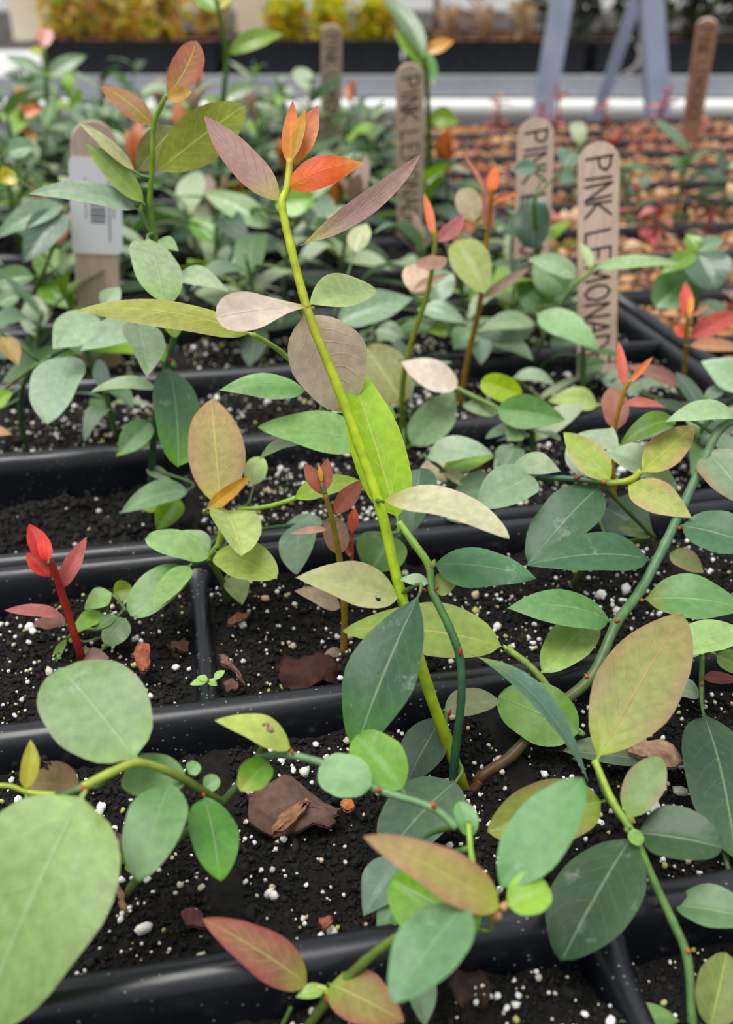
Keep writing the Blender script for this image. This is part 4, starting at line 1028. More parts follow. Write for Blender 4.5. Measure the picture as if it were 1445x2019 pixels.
p.leaf(814, 1890, 838, 2024, 62, pal((112, 144, 122)), d=0.195, roll=20)
p.leaf(930, 1652, 905, 1580, 44, pal((112, 162, 112)), d=0.2, roll=15, a=0.5, b=0.4, label='small rounded green leaf')
p.leaf(800, 1690, 716, 1806, 84, pal((96, 126, 116), (104, 134, 124)), d=0.215, roll=22)
p.leaf(810, 1740, 745, 1850, 60, pal((90, 130, 90)), d=0.212, roll=22)
p.leaf(612, 1946, 399, 1811, 86, pal((162, 120, 104), (166, 88, 94), (158, 178, 80), (166, 96, 92)), d=0.196, dt=-0.004, roll=22, a=0.52, b=0.72, fold=0.08, mat=M_YOUNG, label='dull red leaf with a greenish middle')
p.leaf(646, 1938, 797, 2016, 98, pal((152, 146, 88), (162, 100, 92), (140, 174, 62), (162, 122, 96)), d=0.194, dt=-0.006, roll=22, a=0.5, b=0.7, fold=0.08, mat=M_YOUNG, label='yellow-green leaf with a red rim')
p.leaf(642, 1950, 583, 1966, 28, pal((142, 176, 92)), d=0.195, roll=25)
p.stem([(612, 1944, 0.196), (640, 1950, 0.195), (650, 1970, 0.195)], 6, 6, [(176, 196, 90)], name='twig')
p.bud(640, 1970, 655, 1968, 20, (150, 90, 60)); p.bud(988, 1800, 966, 1812, 24, (206, 150, 110)); p.bud(990, 1796, 998, 1776, 18, (212, 160, 116))
p.stem([(553, 2030, 0.2), (574, 1985, 0.199)], 5, 4, [(110, 140, 70)], name='twig')

# --- 20 foreground seedling at the left
p = Plant('blueberry_seedling', (236, 1788, 0.225), 'foreground seedling at lower left with big round pale green leaves', d=0.20)
p.stem([(232, 1796, 0.226), (270, 1735, 0.224), (350, 1655, 0.221), (440, 1580, 0.217), (500, 1505, 0.215), (522, 1465, 0.214)], 9.5, 7, [(96, 92, 56), (92, 112, 64), (88, 116, 70), (92, 118, 72), (96, 116, 70)])
p.stem([(440, 1582, 0.217), (405, 1562, 0.212), (350, 1530, 0.205), (275, 1504, 0.198), (215, 1525, 0.194), (163, 1552, 0.190)], 8, 9, [(96, 122, 72), (120, 140, 66), (156, 172, 72), (170, 188, 76), (176, 194, 84)], name='branch')
p.stem([(505, 1495, 0.214), (560, 1488, 0.211), (640, 1506, 0.208), (740, 1555, 0.204), (850, 1592, 0.2), (900, 1632, 0.198)], 8, 8, [(96, 132, 84), (110, 150, 100), (112, 152, 104), (120, 160, 100)], name='branch')
p.leaf(272, 1502, 118, 1316, 192, pal((118, 152, 112), (124, 150, 116), (130, 164, 104)), dt=0.014, roll=12, a=0.45, b=0.36, fold=0.06, mat=M_WAXY, label='big round pale green leaf')
p.leaf(168, 1556, -50, 2050, 290, pal((128, 162, 108), (130, 158, 108), (134, 170, 96)), d=0.188, dt=-0.012, roll=20, a=0.42, b=0.6, fold=0.06, label='very large pale green leaf in the corner')
p.leaf(374, 1540, 240, 1536, 84, pal((120, 164, 112), (128, 172, 120)), d=0.207, dt=0.003, roll=15, a=0.5, b=0.42, side=0.03, label='green leaf behind the twig')
p.leaf(338, 1538, 272, 1738, 116, pal((94, 138, 90), (102, 144, 98)), d=0.202, dt=-0.014, roll=20, a=0.6, b=0.62, fold=0.06, label='oval green leaf hanging down')
p.leaf(402, 1568, 434, 1738, 94, pal((76, 132, 62), (82, 136, 68), None, (92, 152, 40)), d=0.21, dt=-0.014, roll=22, a=0.6, b=0.6, fold=0.06, label='shiny dark green oval leaf')
p.leaf(372, 1526, 392, 1505, 30, pal((124, 166, 116)), roll=15, a=0.5, b=0.4)
p.leaf(402, 1556, 432, 1534, 34, pal((130, 170, 124)), dd=0.003, roll=15, a=0.5, b=0.4)
p.leaf(577, 1478, 424, 1420, 56, pal((168, 188, 98), (174, 186, 108)), d=0.211, dt=-0.004, roll=38, bend=0.12, fold=0.1, label='arched yellow-green leaf')
p.leaf(530, 1500, 474, 1560, 62, pal((86, 136, 28), (92, 140, 34), None, (150, 160, 70)), d=0.212, dt=-0.006, roll=10, a=0.5, b=0.4, label='round bright green leaf with a tan tip')
p.leaf(736, 1550, 628, 1516, 86, pal((116, 160, 116), (124, 168, 126)), d=0.203, dt=0.003, roll=20, a=0.5, b=0.36, fold=0.1, label='rounded green leaf over the branch')
p.leaf(796, 1560, 702, 1450, 98, pal((104, 156, 60), (112, 162, 72)), d=0.208, dt=0.008, roll=10, a=0.5, b=0.42, label='bright green leaf behind the branch')
p.leaf(50, 1560, 60, 1458, 36, pal((178, 182, 54), (176, 160, 70)), d=0.2, roll=10, fold=0.25, side=0.06, mat=M_YOUNG)
p.leaf(160, 1552, 58, 1545, 86, pal((132, 118, 88), (140, 106, 88)), d=0.208, dt=0.004, roll=10, a=0.45, b=0.4, mat=M_RED, label='dull brown-red leaf')
p.stem([(-30, 1548, 0.2), (20, 1550, 0.2), (55, 1562, 0.2), (110, 1566, 0.2)], 5, 5, [(176, 194, 60)], name='twig')
p.stem([(195, 1655, 0.215), (230, 1680, 0.218), (248, 1700, 0.221)], 5, 5.5, [(160, 186, 66)], name='twig')
p.leaf(250, 1702, 258, 1722, 16, pal((130, 170, 80)), d=0.221, roll=20)
for q in ((742, 1556, 752, 1560, 13), (850, 1588, 862, 1586, 13), (572, 1482, 580, 1482, 10), (398, 1566, 406, 1568, 9), (160, 1556, 172, 1550, 12)):
    p.bud(*q, (198, 84, 42))

# --- 21 tiny weed in the soil
p = Plant('weed_sprout', (412, 1352, 0.288), 'tiny bright green weed sprout in the soil below the divider', cat='sprout', d=0.284)
p.stem([(412, 1362, 0.292), (410, 1340, 0.284)], 2, 2, [(130, 170, 80)])
for a in ((410, 1342, 374, 1350, 16), (410, 1342, 388, 1335, 14), (410, 1342, 428, 1352, 16), (422, 1340, 444, 1322, 15)):
    p.leaf(*a, pal((146, 192, 110)), roll=30, nu=6, nv=2)

# ------------------------------------------------------------------ plant stakes
GLYPH = {'P': [[(0, 0), (0, 1)], [(0, 1), (.5, .95), (.7, .75), (.5, .52), (0, .48)]], 'I': [[(.1, 0), (.1, 1)]], 'N': [[(0, 0), (0, 1), (.7, 0), (.7, 1)]],
         'K': [[(0, 0), (0, 1)], [(.7, 1), (0, .45), (.75, 0)]], 'L': [[(0, 1), (0, 0), (.6, 0)]], 'E': [[(.65, 1), (0, 1), (0, 0), (.65, 0)], [(0, .52), (.5, .52)]],
         'M': [[(0, 0), (.05, 1), (.4, .35), (.75, 1), (.8, 0)]], 'O': [[(.4, 1), (.1, .85), (0, .5), (.1, .15), (.4, 0), (.7, .15), (.8, .5), (.7, .85), (.4, 1)]],
         'A': [[(0, 0), (.38, 1), (.76, 0)], [(.15, .36), (.62, .36)]], 'D': [[(0, 0), (0, 1), (.45, .9), (.7, .55), (.5, .1), (0, 0)]], ' ': []}

def stake(top, bot, width, label, text=None, t0=0.06, t1=0.9, tag=None, thick=0.0022):
    """top and bot are (x, y, depth); text runs down the blade, letters turned a quarter right"""
    T, B = px(*top), px(*bot)
    ax = (T-B).normalized()
    B = B-ax*0.02
    mid = (T+B)/2
    n = (CAM-mid); n.z *= 0.3; n = (n-ax*n.dot(ax)).normalized()
    s = ax.cross(n).normalized()
    if s.dot(RGT) < 0: s = -s
    L = (T-B).length; r = width/2
    out = []
    for k in range(17):
        a = math.pi*k/16
        out.append((r*math.cos(a), L-r+r*math.sin(a)))
    for k in range(9):
        a = math.pi+math.pi*k/8
        out.append((r*math.cos(a), r+r*math.sin(a)))
    m = len(out); e = 0.0004
    V = []
    for (q, z) in ((1, 0), (1, thick/2-e), (1-e/r, thick/2)):
        for (u, v) in out: V.append(B+s*(u*q)+ax*(v if q == 1 else v)+n*z)
    for (q, z) in ((1, -thick/2),):
        for (u, v) in out: V.append(B+s*(u*q)+ax*v+n*z)
    Fc = []
    for ring in ((0, 1), (1, 2)):
        a, b = ring
        for k in range(m):
            k2 = (k+1) % m; Fc.append((a*m+k, a*m+k2, b*m+k2, b*m+k))
    for k in range(m):
        k2 = (k+1) % m; Fc.append((3*m+k, 3*m+k2, k2, k))
    Fc.append(tuple(range(2*m, 3*m))); Fc.append(tuple(range(4*m-1, 3*m-1, -1)))
    t = empty('plant_stake', B, label, 'stake')
    obj('blade', mesh('blade', [tuple(v) for v in V], Fc, M_WOOD, smooth=False), t)
    def P(u, v, lift=0.0): return B+s*u+ax*(L-v)+n*(thick/2+lift)   # u to the right, v down from the top
    def ribbon(pl, wd, lift=0.00012, th=0.0001):
        vs, fs = [], []
        for a, b in zip(pl[:-1], pl[1:]):
            a, b = np.array(a), np.array(b); dv = b-a; ln = np.linalg.norm(dv)+1e-9; dv /= ln; nn = np.array([-dv[1], dv[0]])*wd/2
            a = a-dv*wd*0.3; b = b+dv*wd*0.3; k = len(vs)
            vs += [P(*(a+nn), lift), P(*(b+nn), lift), P(*(b-nn), lift), P(*(a-nn), lift)]; fs.append((k, k+1, k+2, k+3))
        return np.array([tuple(v) for v in vs]), fs
    if text:
        tot = L-0.02
        hgt = width*0.62
        adv = {'I': .45, ' ': .55, 'M': 1.05, 'O': 1.0}
        ws = [adv.get(c, .9) for c in text]
        k0, k1 = t0*tot, t1*tot
        step = (k1-k0)/sum(ws); pos = k0; rb = []
        jr = random.Random(len(text)+int(top[0]))
        for c, wch in zip(text, ws):
            sk = jr.uniform(-0.08, 0.08)
            for st in GLYPH[c]:
                pl = [((y-0.5)*hgt+jr.uniform(-.03, .03)*hgt, pos+(x*0.95+sk*(y-.5)-(y-.5)*0.18)*step+jr.uniform(-.03, .03)*step) for (x, y) in st]
                rb.append(ribbon(pl, width*0.062))
            pos += wch*step
        V, Fc = merge(rb)
        obj('lettering', mesh('lettering', V, Fc, M_INK, smooth=False), t)
    if tag:
        v0, v1, tw, cx = tag
        tw /= 2; rr = 0.003; pts = []
        for (cu, cv, a0) in ((cx+tw-rr, v0+rr, -90), (cx+tw-rr, v1-rr, 0), (cx-tw+rr, v1-rr, 90), (cx-tw+rr, v0+rr, 180)):
            for k in range(5):
                a = math.radians(a0+k*22.5); pts.append((cu+rr*math.cos(a), cv+rr*math.sin(a)))
        k = len(pts)
        V = [tuple(P(u, v, 0.0002)) for u, v in pts]+[tuple(P(u, v, 0.0006)) for u, v in pts]
        Fc = [tuple(range(k, 2*k)), tuple(range(k-1, -1, -1))]+[(i, (i+1) % k, k+(i+1) % k, k+i) for i in range(k)]
        lb = obj('label', mesh('label', V, Fc, M_LABEL, smooth=False), t); lb['label'] = 'white rounded label with a barcode'
        h = v1-v0; rb = []
        jr = random.Random(3)
        # bars lie across the stake, stacked down it
        y = v0+h*0.30
        while y < v0+h*0.68:
            bw = jr.choice([0.0003, 0.0005, 0.0008]); rb.append(ribbon([(cx-0.0026, y), (cx+0.0042, y)], bw, 0.0007)); y += bw+jr.choice([0.0004, 0.0007])
        V, Fc = merge(rb); obj('barcode', mesh('barcode', V, Fc, M_PRINT, smooth=False), lb)
        rb = []
        for col_, a, b, wd in ((0.0062, 0.06, 0.84, 0.0007), (0.0083, 0.1, 0.62, 0.0006), (-0.0048, 0.2, 0.62, 0.0005)):
            y = v0+h*a
            while y < v0+h*b:
                ln = jr.uniform(0.0007, 0.0018); rb.append(ribbon([(cx+col_, y), (cx+col_, y+ln)], wd, 0.0007)); y += ln+0.0006
        V, Fc = merge(rb); obj('small_print', mesh('small_print', V, Fc, M_PRINT, smooth=False), lb)
    return t

stake((1181, 279, 0.482), (1176, 745, 0.518), 0.0196, 'nearest lettered wooden stake, standing at the corner of the wide tray rim', 'PINK LEMONADE', 0.065, 0.96)
stake((1058, 232, 0.555), (1042, 640, 0.60), 0.0203, 'lettered wooden stake just behind and left of the nearest lettered one', 'PINK LEMONADE', 0.06, 0.95)
stake((808, 125, 0.68), (808, 470, 0.76), 0.0192, 'lettered wooden stake among the blurred leaves left of the pale pipe', 'PINK LEMONADE', 0.07, 0.95)
stake((654, 48, 0.93), (652, 300, 1.02), 0.0195, 'dark blurred wooden stake standing in front of the far black trays', 'PINK LEMONADE', 0.07, 0.95)
stake((1396, 36, 0.96), (1362, 255, 1.08), 0.0200, 'blurred wooden stake leaning beside the metal legs at the right', 'PINK LEMONADE', 0.07, 0.95)
stake((184, 238, 0.470), (197, 722, 0.53), 0.0212, 'wooden stake with a white barcode label at the left', tag=(0.0165, 0.0620, 0.0242, 0.0002))

# ------------------------------------------------------------------ three-legged steel stand behind the bench
def leg_bar(a, b, wd):
    A, B = px(*a), px(*b)
    d = (B-A).normalized(); k = (-0.85-A.z)/d.z; B = A+d*k
    s = d.cross(FWD).normalized(); f = s.cross(d).normalized()
    h = wd/2; th = 0.004
    # angle iron: two thin plates
    V, Fc = [], []
    for (u0, u1, v0, v1) in ((-h, h, 0, th), (-h, -h+th, th, wd*0.8)):
        k = len(V)
        for e in (A, B):
            for (u, v) in ((u0, v0), (u1, v0), (u1, v1), (u0, v1)): V.append(tuple(e+s*u+f*v))
        Fc += [(k, k+1, k+2, k+3), (k+7, k+6, k+5, k+4)]+[(k+i, k+4+i, k+4+(i+1) % 4, k+(i+1) % 4) for i in range(4)]
    return V, Fc
st = empty('steel_stand', px(1190, 260, 1.75)-Vector((0, 0, px(1190, 260, 1.75).z+0.85)), 'blue grey galvanised steel stand with three legs behind the near bench', 'stand')
for a, b, wd in (((1124, -90, 1.66), (1074, 215, 1.74), 0.036), ((1284, -90, 1.86), (1188, 200, 1.95), 0.022), ((1283, -90, 1.66), (1301, 215, 1.74), 0.037)):
    V, Fc = leg_bar(a, b, wd)
    obj('leg', mesh('leg', V, Fc, M_STEEL, smooth=False), st)
A, B = px(1110, -92, 1.66), px(1300, -92, 1.66)
V, Fc = box2((0, 0, 0), (1, 1, 1)); V = np.array([tuple(A+(B-A)*q[0]+Vector(W2(0, q[1]*0.2-0.01, 0))+Vector((0, 0, q[2]*0.03-0.01))) for q in box((0, 0, 0), (1, 1, 1))[0]])
obj('top_plate', mesh('top_plate', V, Fc, M_STEEL, smooth=False), st)
pts = bez([(1236, 74, 3.02), (1258, 92, 3.0), (1262, 115, 2.98), (1250, 135, 2.96), (1228, 148, 2.95)], 6)
V, Fc = tube([tuple(px(*q)) for q in pts], 0.007, 8)
top_obj('hose', V, Fc, M_HOSE, label='short curved grey hose hanging at the far bench between the metal legs', cat='hose')

# ------------------------------------------------------------------ bark and litter on the soil
def chip(x, y, x1, y1, w, col, label, name='bark_chip', lift=0.0015, cup=0.35, seed=1, thick=0.0009, a=0.4, b=0.4, up=0.35):
    A = ground(x, y, -0.0105+lift); B = ground(x1, y1, -0.0105+lift)
    d = (A-CAM).dot(FWD)
    ax = (B-A); L = ax.length; ah = ax/L
    n = (UP+0.5*(CAM-A).normalized()).normalized(); n = (n-ah*n.dot(ah)).normalized()
    V, Fc, uv, _ = leaf_geo(A, B, n, w*d/F/0.75, a=a, b=b, pf=0.0, bend=up*0.3, cup=-cup, wave=0.16, nu=9, nv=3, seed=seed, twist=0.4)
    nn = np.array(n)*thick
    rj = np.random.default_rng(seed+40); wd = np.linalg.norm(V.max(0)-V.min(0))
    V = V+rj.normal(0, 0.022*wd, (10, 7, 3)).reshape(-1, 3)*np.array([1, 1, 0.35])
    k = len(V); m = 7
    V2 = np.concatenate([V, V-nn])
    f2 = [tuple(q) for q in Fc.tolist()]+[tuple(i+k for i in reversed(q)) for q in Fc.tolist()]
    rim = list(range(0, k, m))+list(range(k-m+1, k))+list(range(k-m-1, 0, -m))+list(range(m-1, 0, -1))
    seen = []; [seen.append(i) for i in rim if i not in seen]; rim = seen
    f2 += [(rim[i], rim[(i+1) % len(rim)], rim[(i+1) % len(rim)]+k, rim[i]+k) for i in range(len(rim))]
    rg = np.random.default_rng(seed)
    cols = np.array(lin(col))[None]*(1+rg.uniform(-0.25, 0.25, (len(V2), 1)))
    return top_obj(name, V2, f2, M_BARK, cols, label=label, cat='bark')

chip(488, 1572, 668, 1612, 88, (92, 70, 62), 'big dark brown bark piece lying right of the round bright leaf', seed=2)
chip(540, 1640, 606, 1578, 22, (138, 100, 74), 'thin tan wood splinter leaning on the big bark piece', name='wood_splinter', seed=3, lift=0.004)
chip(545, 1330, 668, 1312, 66, (58, 34, 28), 'dark red-brown bark piece behind the middle rim', seed=4)
chip(276, 1268, 286, 1320, 26, (140, 78, 58), 'small curled red-brown leaf scrap standing on the soil beside the divider', name='leaf_scrap', seed=5, lift=0.005)
chip(1238, 1462, 1352, 1500, 42, (170, 134, 112), 'pale brown dry bark curl on the grey leaf at the right', seed=6, lift=0.006)
chip(888, 1950, 962, 1930, 82, (62, 46, 42), 'dark brown bark flake at the bottom edge of the picture', seed=7)
chip(212, 1760, 160, 1810, 15, (94, 76, 66), 'long narrow brown bark sliver in the bottom left cell', name='wood_splinter', seed=8)
chip(160, 1948, 206, 1920, 15, (96, 88, 82), 'grey wood splinter by the nearest rim', name='wood_splinter', seed=9)
chip(362, 1790, 402, 1830, 26, (96, 62, 62), 'reddish brown scrap beside the tip of the dull red leaf', name='leaf_scrap', seed=10)
chip(205, 1640, 240, 1690, 44, (98, 70, 72), 'dull purple-brown leaf scrap behind the very large pale leaf', name='leaf_scrap', seed=11)
chip(432, 1290, 480, 1345, 9, (110, 84, 70), 'thin brown twig on the soil right of the divider', name='twig_piece', seed=12)
chip(448, 1228, 494, 1208, 16, (110, 72, 54), 'red-brown splinter lying just right of the divider', name='wood_splinter', seed=13)
chip(345, 1278, 366, 1262, 28, (74, 54, 46), 'small dark chip left of the divider', seed=14)
chip(440, 1352, 470, 1345, 22, (104, 74, 70), 'small mauve-brown chip beside the weed sprout', seed=15)
chip(224, 1736, 250, 1800, 11, (128, 98, 72), 'short tan splinter at the foot of the left foreground stem', name='wood_splinter', seed=16)
chip(630, 1822, 655, 1810, 18, (134, 80, 56), 'small orange-brown chip in front of the nearest rim', seed=17)
chip(672, 1580, 700, 1590, 18, (176, 108, 62), 'small orange crumb of bark below the rounded green leaf', seed=18)

# ------------------------------------------------------------------ seedlings out of focus
TONES = {  # middle, edge, stalk end
    'grey': pal((102, 132, 112), (112, 142, 124), (100, 130, 86)), 'pale': pal((158, 180, 158), (166, 188, 168), (150, 178, 120)),
    'mid': pal((72, 112, 62), (80, 120, 72), (92, 132, 56)), 'dark': pal((44, 76, 56), (52, 84, 62), (54, 86, 48)),
    'lime': pal((118, 164, 26), (130, 172, 38), (126, 172, 38)), 'mauve': pal((146, 120, 118), (154, 124, 122), (136, 126, 86)),
    'orange': pal((190, 110, 62), (186, 98, 68), (170, 126, 60)), 'red': pal((172, 60, 72), (182, 70, 84), (150, 68, 60)), 'pink': pal((196, 112, 124), (200, 120, 132), (170, 90, 90)),
    'yellow': pal((190, 166, 40), (190, 156, 50), (164, 166, 50))}
PROTO = {}
for tn, pp in TONES.items():
    for k, (bend, fold, curl) in enumerate(((0.10, 0.12, 0.05), (0.16, 0.2, 0.15), (0.04, 0.1, 0.0))):
        V, Fc, uv, c = leaf_geo((0, 0, 0), (0, 1, 0), (0, 0, 1), 0.40, a=0.6, b=0.68, bend=bend, fold=fold, curl=curl, nu=9, nv=2, pal=pp, seed=k, wave=0.02)
        PROTO[tn, k] = mesh('leaf', V, Fc, M_FAR, c, uv)

STEMC = {'green': (96, 124, 66), 'lime': (140, 160, 60), 'red': (150, 60, 56), 'brown': (120, 84, 50)}
def far_plant(x, y, h, nl, rg, label, group, tones, top=None, stemc='green', ls=0.034, lean=0.25, name='blueberry_seedling', z0=-0.014, spread=1.0, cat='seedling', ntop=3):
    loc = Vector((x, y, z0))
    e = empty(name, loc, label, cat, group)
    lx, ly = rg.uniform(-lean, lean)*h, rg.uniform(-lean, lean)*h
    path = bez([(x, y, z0-0.003), (x+lx*0.25, y+ly*0.25, z0+h*0.4), (x+lx*0.6, y+ly*0.6, z0+h*0.75), (x+lx, y+ly, z0+h)], 3)
    V, Fc = tube(path, np.linspace(0.0017, 0.0010, len(path)), 5)
    obj('stem', mesh('stem', V, Fc, M_STEM, np.repeat([lin(STEMC[stemc])], len(V), 0)), e)
    az = rg.uniform(0, 6.28)
    for i in range(nl):
        f = 0.18+0.82*(i+0.5)/nl
        q = path[min(len(path)-1, int(f*(len(path)-1)))]
        az += 2.4+rg.uniform(-0.3, 0.3)
        el = math.radians(rg.uniform(-28, 32)+20*(f-0.5))
        L = ls*rg.uniform(0.65, 1.2)*(1.05-0.35*f)
        tn = tones[rg.randrange(len(tones))]
        if top and i >= nl-ntop: tn = top; el = math.radians(rg.uniform(35, 80)); L *= 0.8
        m = Matrix.Translation(Vector(tuple(q))-loc) @ Matrix.Rotation(az, 4, 'Z') @ Matrix.Rotation(el, 4, 'X') @ Matrix.Rotation(rg.uniform(-0.5, 0.5), 4, 'Y') @ Matrix.Diagonal((L*rg.uniform(0.8, 1.15)*spread, L, L, 1))
        o = bpy.data.objects.new('leaf', PROTO[tn, rg.randrange(3)])
        COL.objects.link(o); o.parent = e; o.matrix_local = m
    return e

ORD = ('first', 'second', 'third', 'fourth', 'fifth', 'sixth', 'seventh', 'eighth')
rg = random.Random(21)
BASE = ['grey', 'grey', 'pale', 'pale', 'mid', 'mid', 'dark', 'dark', 'lime']
ROWN = ['second', 'third', 'fourth', 'last']
def cells(xs, ys):
    return [((xs[i]+xs[i+1])/2, (ys[j]+ys[j+1])/2, i, j) for j in range(len(ys)-1) for i in range(len(xs)-1)]
def inview(x, y, m=60):
    v = Vector((x, y, 0.03))-CAM; d = v.dot(FWD)
    return -m*1.5 < CX+F*v.dot(RGT)/d < 1445+m*1.5
TRAYNAME = {1: 'second tray back', 2: 'third tray back', 3: 'fourth tray back', 4: 'last near bench tray'}
for ti in (1, 2, 3, 4):
    for (x, y, i, j) in cells(XA, YR(YF[ti])):
        if ti == 1 and j < 2: continue
        n = {1: 2, 2: 2, 3: 3, 4: 2}[ti]
        spots = sorted((x+rg.uniform(-0.030, 0.030), y+rg.uniform(-0.028, 0.028)) for k in range(n))
        spots = [q for q in spots if inview(*q)]
        for k, (xx, yy) in enumerate(spots):
            r = rg.random()
            top, tag_ = (None, 'green leafy') if r < 0.80 else (('orange', 'orange-tipped') if r < 0.88 else (('mauve', 'mauve-tipped') if r < 0.95 else ('lime', 'lime-tipped')))
            h = rg.uniform(0.035, 0.06) if ti == 1 else (rg.uniform(0.04, 0.085) if ti == 2 else rg.uniform(0.05, 0.105))
            if x > 0.16: h *= 0.6
            side = {1: '', 2: ', ' + ('left one', 'right one')[k % 2], 3: ', ' + ('left one', 'middle one', 'right one')[k % 3]}[len(spots)]
            far_plant(xx, yy, h, rg.randrange(7, 10), rg, '%s seedling, %s, %s row, %s cell from right rim%s' % (tag_, TRAYNAME[ti], ('front', 'middle', 'back')[j], ('first', 'second', 'third', 'fourth', 'fifth', 'sixth')[5-i], side), '%s seedlings in the %s' % (tag_, TRAYNAME[ti]), BASE, top, ls=0.048)
for ti in (3, 4):
    for (x, y, i, j) in cells(XL[-3:], YR(YF[ti])):
        spots = sorted((x+rg.uniform(-0.03, 0.03), y+rg.uniform(-0.028, 0.028)) for k in range(2))
        for k, (xx, yy) in enumerate(q for q in spots if inview(*q)):
            far_plant(xx, yy, rg.uniform(0.04, 0.08), 9, rg, 'green seedling, left edge tray beside the %s tray, %s row, %s cell from right rim%s' % (('fourth', 'last')[ti-3], ('front', 'middle', 'back')[j], ('first', 'second')[1-i], ('', ', other one')[k]), 'seedlings in the left edge tray %d' % ti, BASE, None, ls=0.046)
# low seedlings in the front rows, between the ones in focus
for (x, y, h, where) in ((-0.03, 0.43, 0.028, 'behind the tall seedling of the barcode stake'), (0.10, 0.42, 0.032, 'under the glowing yellow-green leaf'), (0.19, 0.43, 0.035, 'under the slim red-tipped shoot, middle row'), (0.215, 0.36, 0.03, 'at the right end of its front row'), (0.14, 0.36, 0.028, 'front row, behind the pale arching leaf'), (0.20, 0.335, 0.026, 'close behind the front rim at the right')):
    far_plant(x, y, h, 7, rg, 'low green seedling in the second tray, '+where, 'low seedlings in the second tray', ['grey', 'mid', 'dark', 'pale'], None, ls=0.03)

# red seedlings on the orange soil to the right
for i, n in ((1, 'nearest'), (2, 'second'), (3, 'third'), (4, 'farthest')):
    for (x, y, a, b) in cells(XB, YR(YF[i])):
        if rg.random() < 0.45: continue
        xx, yy = x+rg.uniform(-0.022, 0.022), y+rg.uniform(-0.022, 0.022)
        if inview(xx, yy):
            far_plant(xx, yy, rg.uniform(0.018, 0.035), 6, rg, 'small red pink seedling, %s orange soil tray, %s row, %s cell from its left rim' % (n, ('front', 'middle', 'back')[b], ORD[a]), 'red seedlings in the %s right hand tray' % n, ['red', 'pink', 'red', 'mauve'], None, 'red', ls=0.020, name='red_seedling')
for (pxx, pyy, h, lab) in ((985, 215, 0.05, 'bright red bushy seedling well left of the left metal leg foot'), (1068, 222, 0.04, 'low bright red seedling in front of the left metal leg foot'), (1105, 225, 0.06, 'taller bright red seedling just right of the left metal leg foot'),
        (1195, 215, 0.04, 'red seedling at the foot of the thin slanting metal leg'), (1300, 232, 0.06, 'red seedling rising in front of the right metal leg foot'), (1290, 250, 0.045, 'shorter pink red seedling left below the right metal leg foot'),
        (1262, 330, 0.045, 'pink red seedling just right of the top of the nearest lettered stake'), (1370, 310, 0.05, 'pink red seedling on orange soil below the leaning far right stake'), (1285, 500, 0.04, 'pink red seedling right of the nearest lettered stake at half its height')):
    g = ground(pxx, pyy, -0.014)
    if g.y > 1.33: g = Vector((g.x*1.32/g.y, 1.32, -0.014))
    far_plant(g.x, g.y, h, 9, rg, lab, 'bright red seedlings on the orange soil', ['red', 'red', 'pink'], None, 'red', ls=0.022, name='red_seedling')
# green seedlings in the right hand trays
for (pxx, pyy, h, lab) in ((1325, 470, 0.07, 'green seedling with arching leaves right of the nearest lettered stake'), (1425, 450, 0.06, 'green seedling at the right edge on the orange soil'), (1240, 450, 0.05, 'pale green seedling close behind the nearest lettered stake'), (1120, 420, 0.06, 'green seedling between the two nearest lettered stakes')):
    g = ground(pxx, pyy, -0.014)
    far_plant(g.x, g.y, h, 7, rg, lab, None, ['grey', 'dark', 'mid', 'pale'], None, ls=0.042)

# single blurred seedlings that stand out
def P5(label, root, d, stem, leaves, cat='seedling'):
    p = Plant('blueberry_seedling', root, label, cat=cat, d=d)
    p.stem(stem, 6, 4, [(84, 120, 56), (120, 156, 56)])
    for q in leaves:
        a, c, k = q[:5], q[5], (q[6] if len(q) > 6 else {})
        p.leaf(*a, pal(c), mat=M_FAR, **k)
P5('tall blurred seedling rising past the top edge, with a level green leaf', (425, 470, 0.78), 0.68, [(425, 470, 0.78), (440, 200, 0.70), (447, 110, 0.68), (432, 30, 0.66), (424, -10, 0.65)],
   [(432, 28, 384, -16, 40, (116, 158, 44)), (446, 108, 560, 68, 36, (126, 164, 60), dict(roll=30, bend=0.12)), (432, 20, 470, -30, 20, (180, 180, 60)), (440, 210, 400, 190, 20, (110, 150, 60)), (445, 190, 505, 170, 30, (150, 180, 150))])
P5('blurred seedling with big dark green leaves behind the red-topped one at the right', (1368, 690, 0.565), 0.52, [(1368, 690, 0.565), (1372, 600, 0.535), (1376, 500, 0.51)],
   [(1376, 500, 1412, 570, 84, (78, 112, 98), dict(roll=20, a=0.5, b=0.4)), (1374, 540, 1290, 606, 84, (76, 120, 66), dict(roll=12, a=0.5, b=0.4)), (1374, 500, 1300, 540, 36, (104, 150, 44), dict(roll=20)), (1378, 498, 1352, 462, 30, (104, 156, 36)), (1376, 500, 1425, 470, 34, (110, 144, 124), dict(roll=30, bend=0.1)), (1374, 600, 1440, 640, 40, (120, 154, 134), dict(roll=30))])
P5('tall blurred seedling at the top centre with long curved green leaves', (850, 420, 0.86), 0.75, [(850, 420, 0.86), (845, 250, 0.79), (840, 140, 0.75), (835, 110, 0.74)],
   [(838, 118, 748, -6, 34, (96, 128, 96), dict(side=0.06)), (842, 140, 775, 60, 34, (128, 172, 30), dict(bend=0.1)), (845, 175, 842, 100, 30, (90, 150, 70)), (840, 105, 895, 80, 26, (206, 150, 50)), (846, 230, 905, 240, 40, (130, 172, 30), dict(roll=20)), (850, 260, 810, 230, 26, (140, 160, 120))])
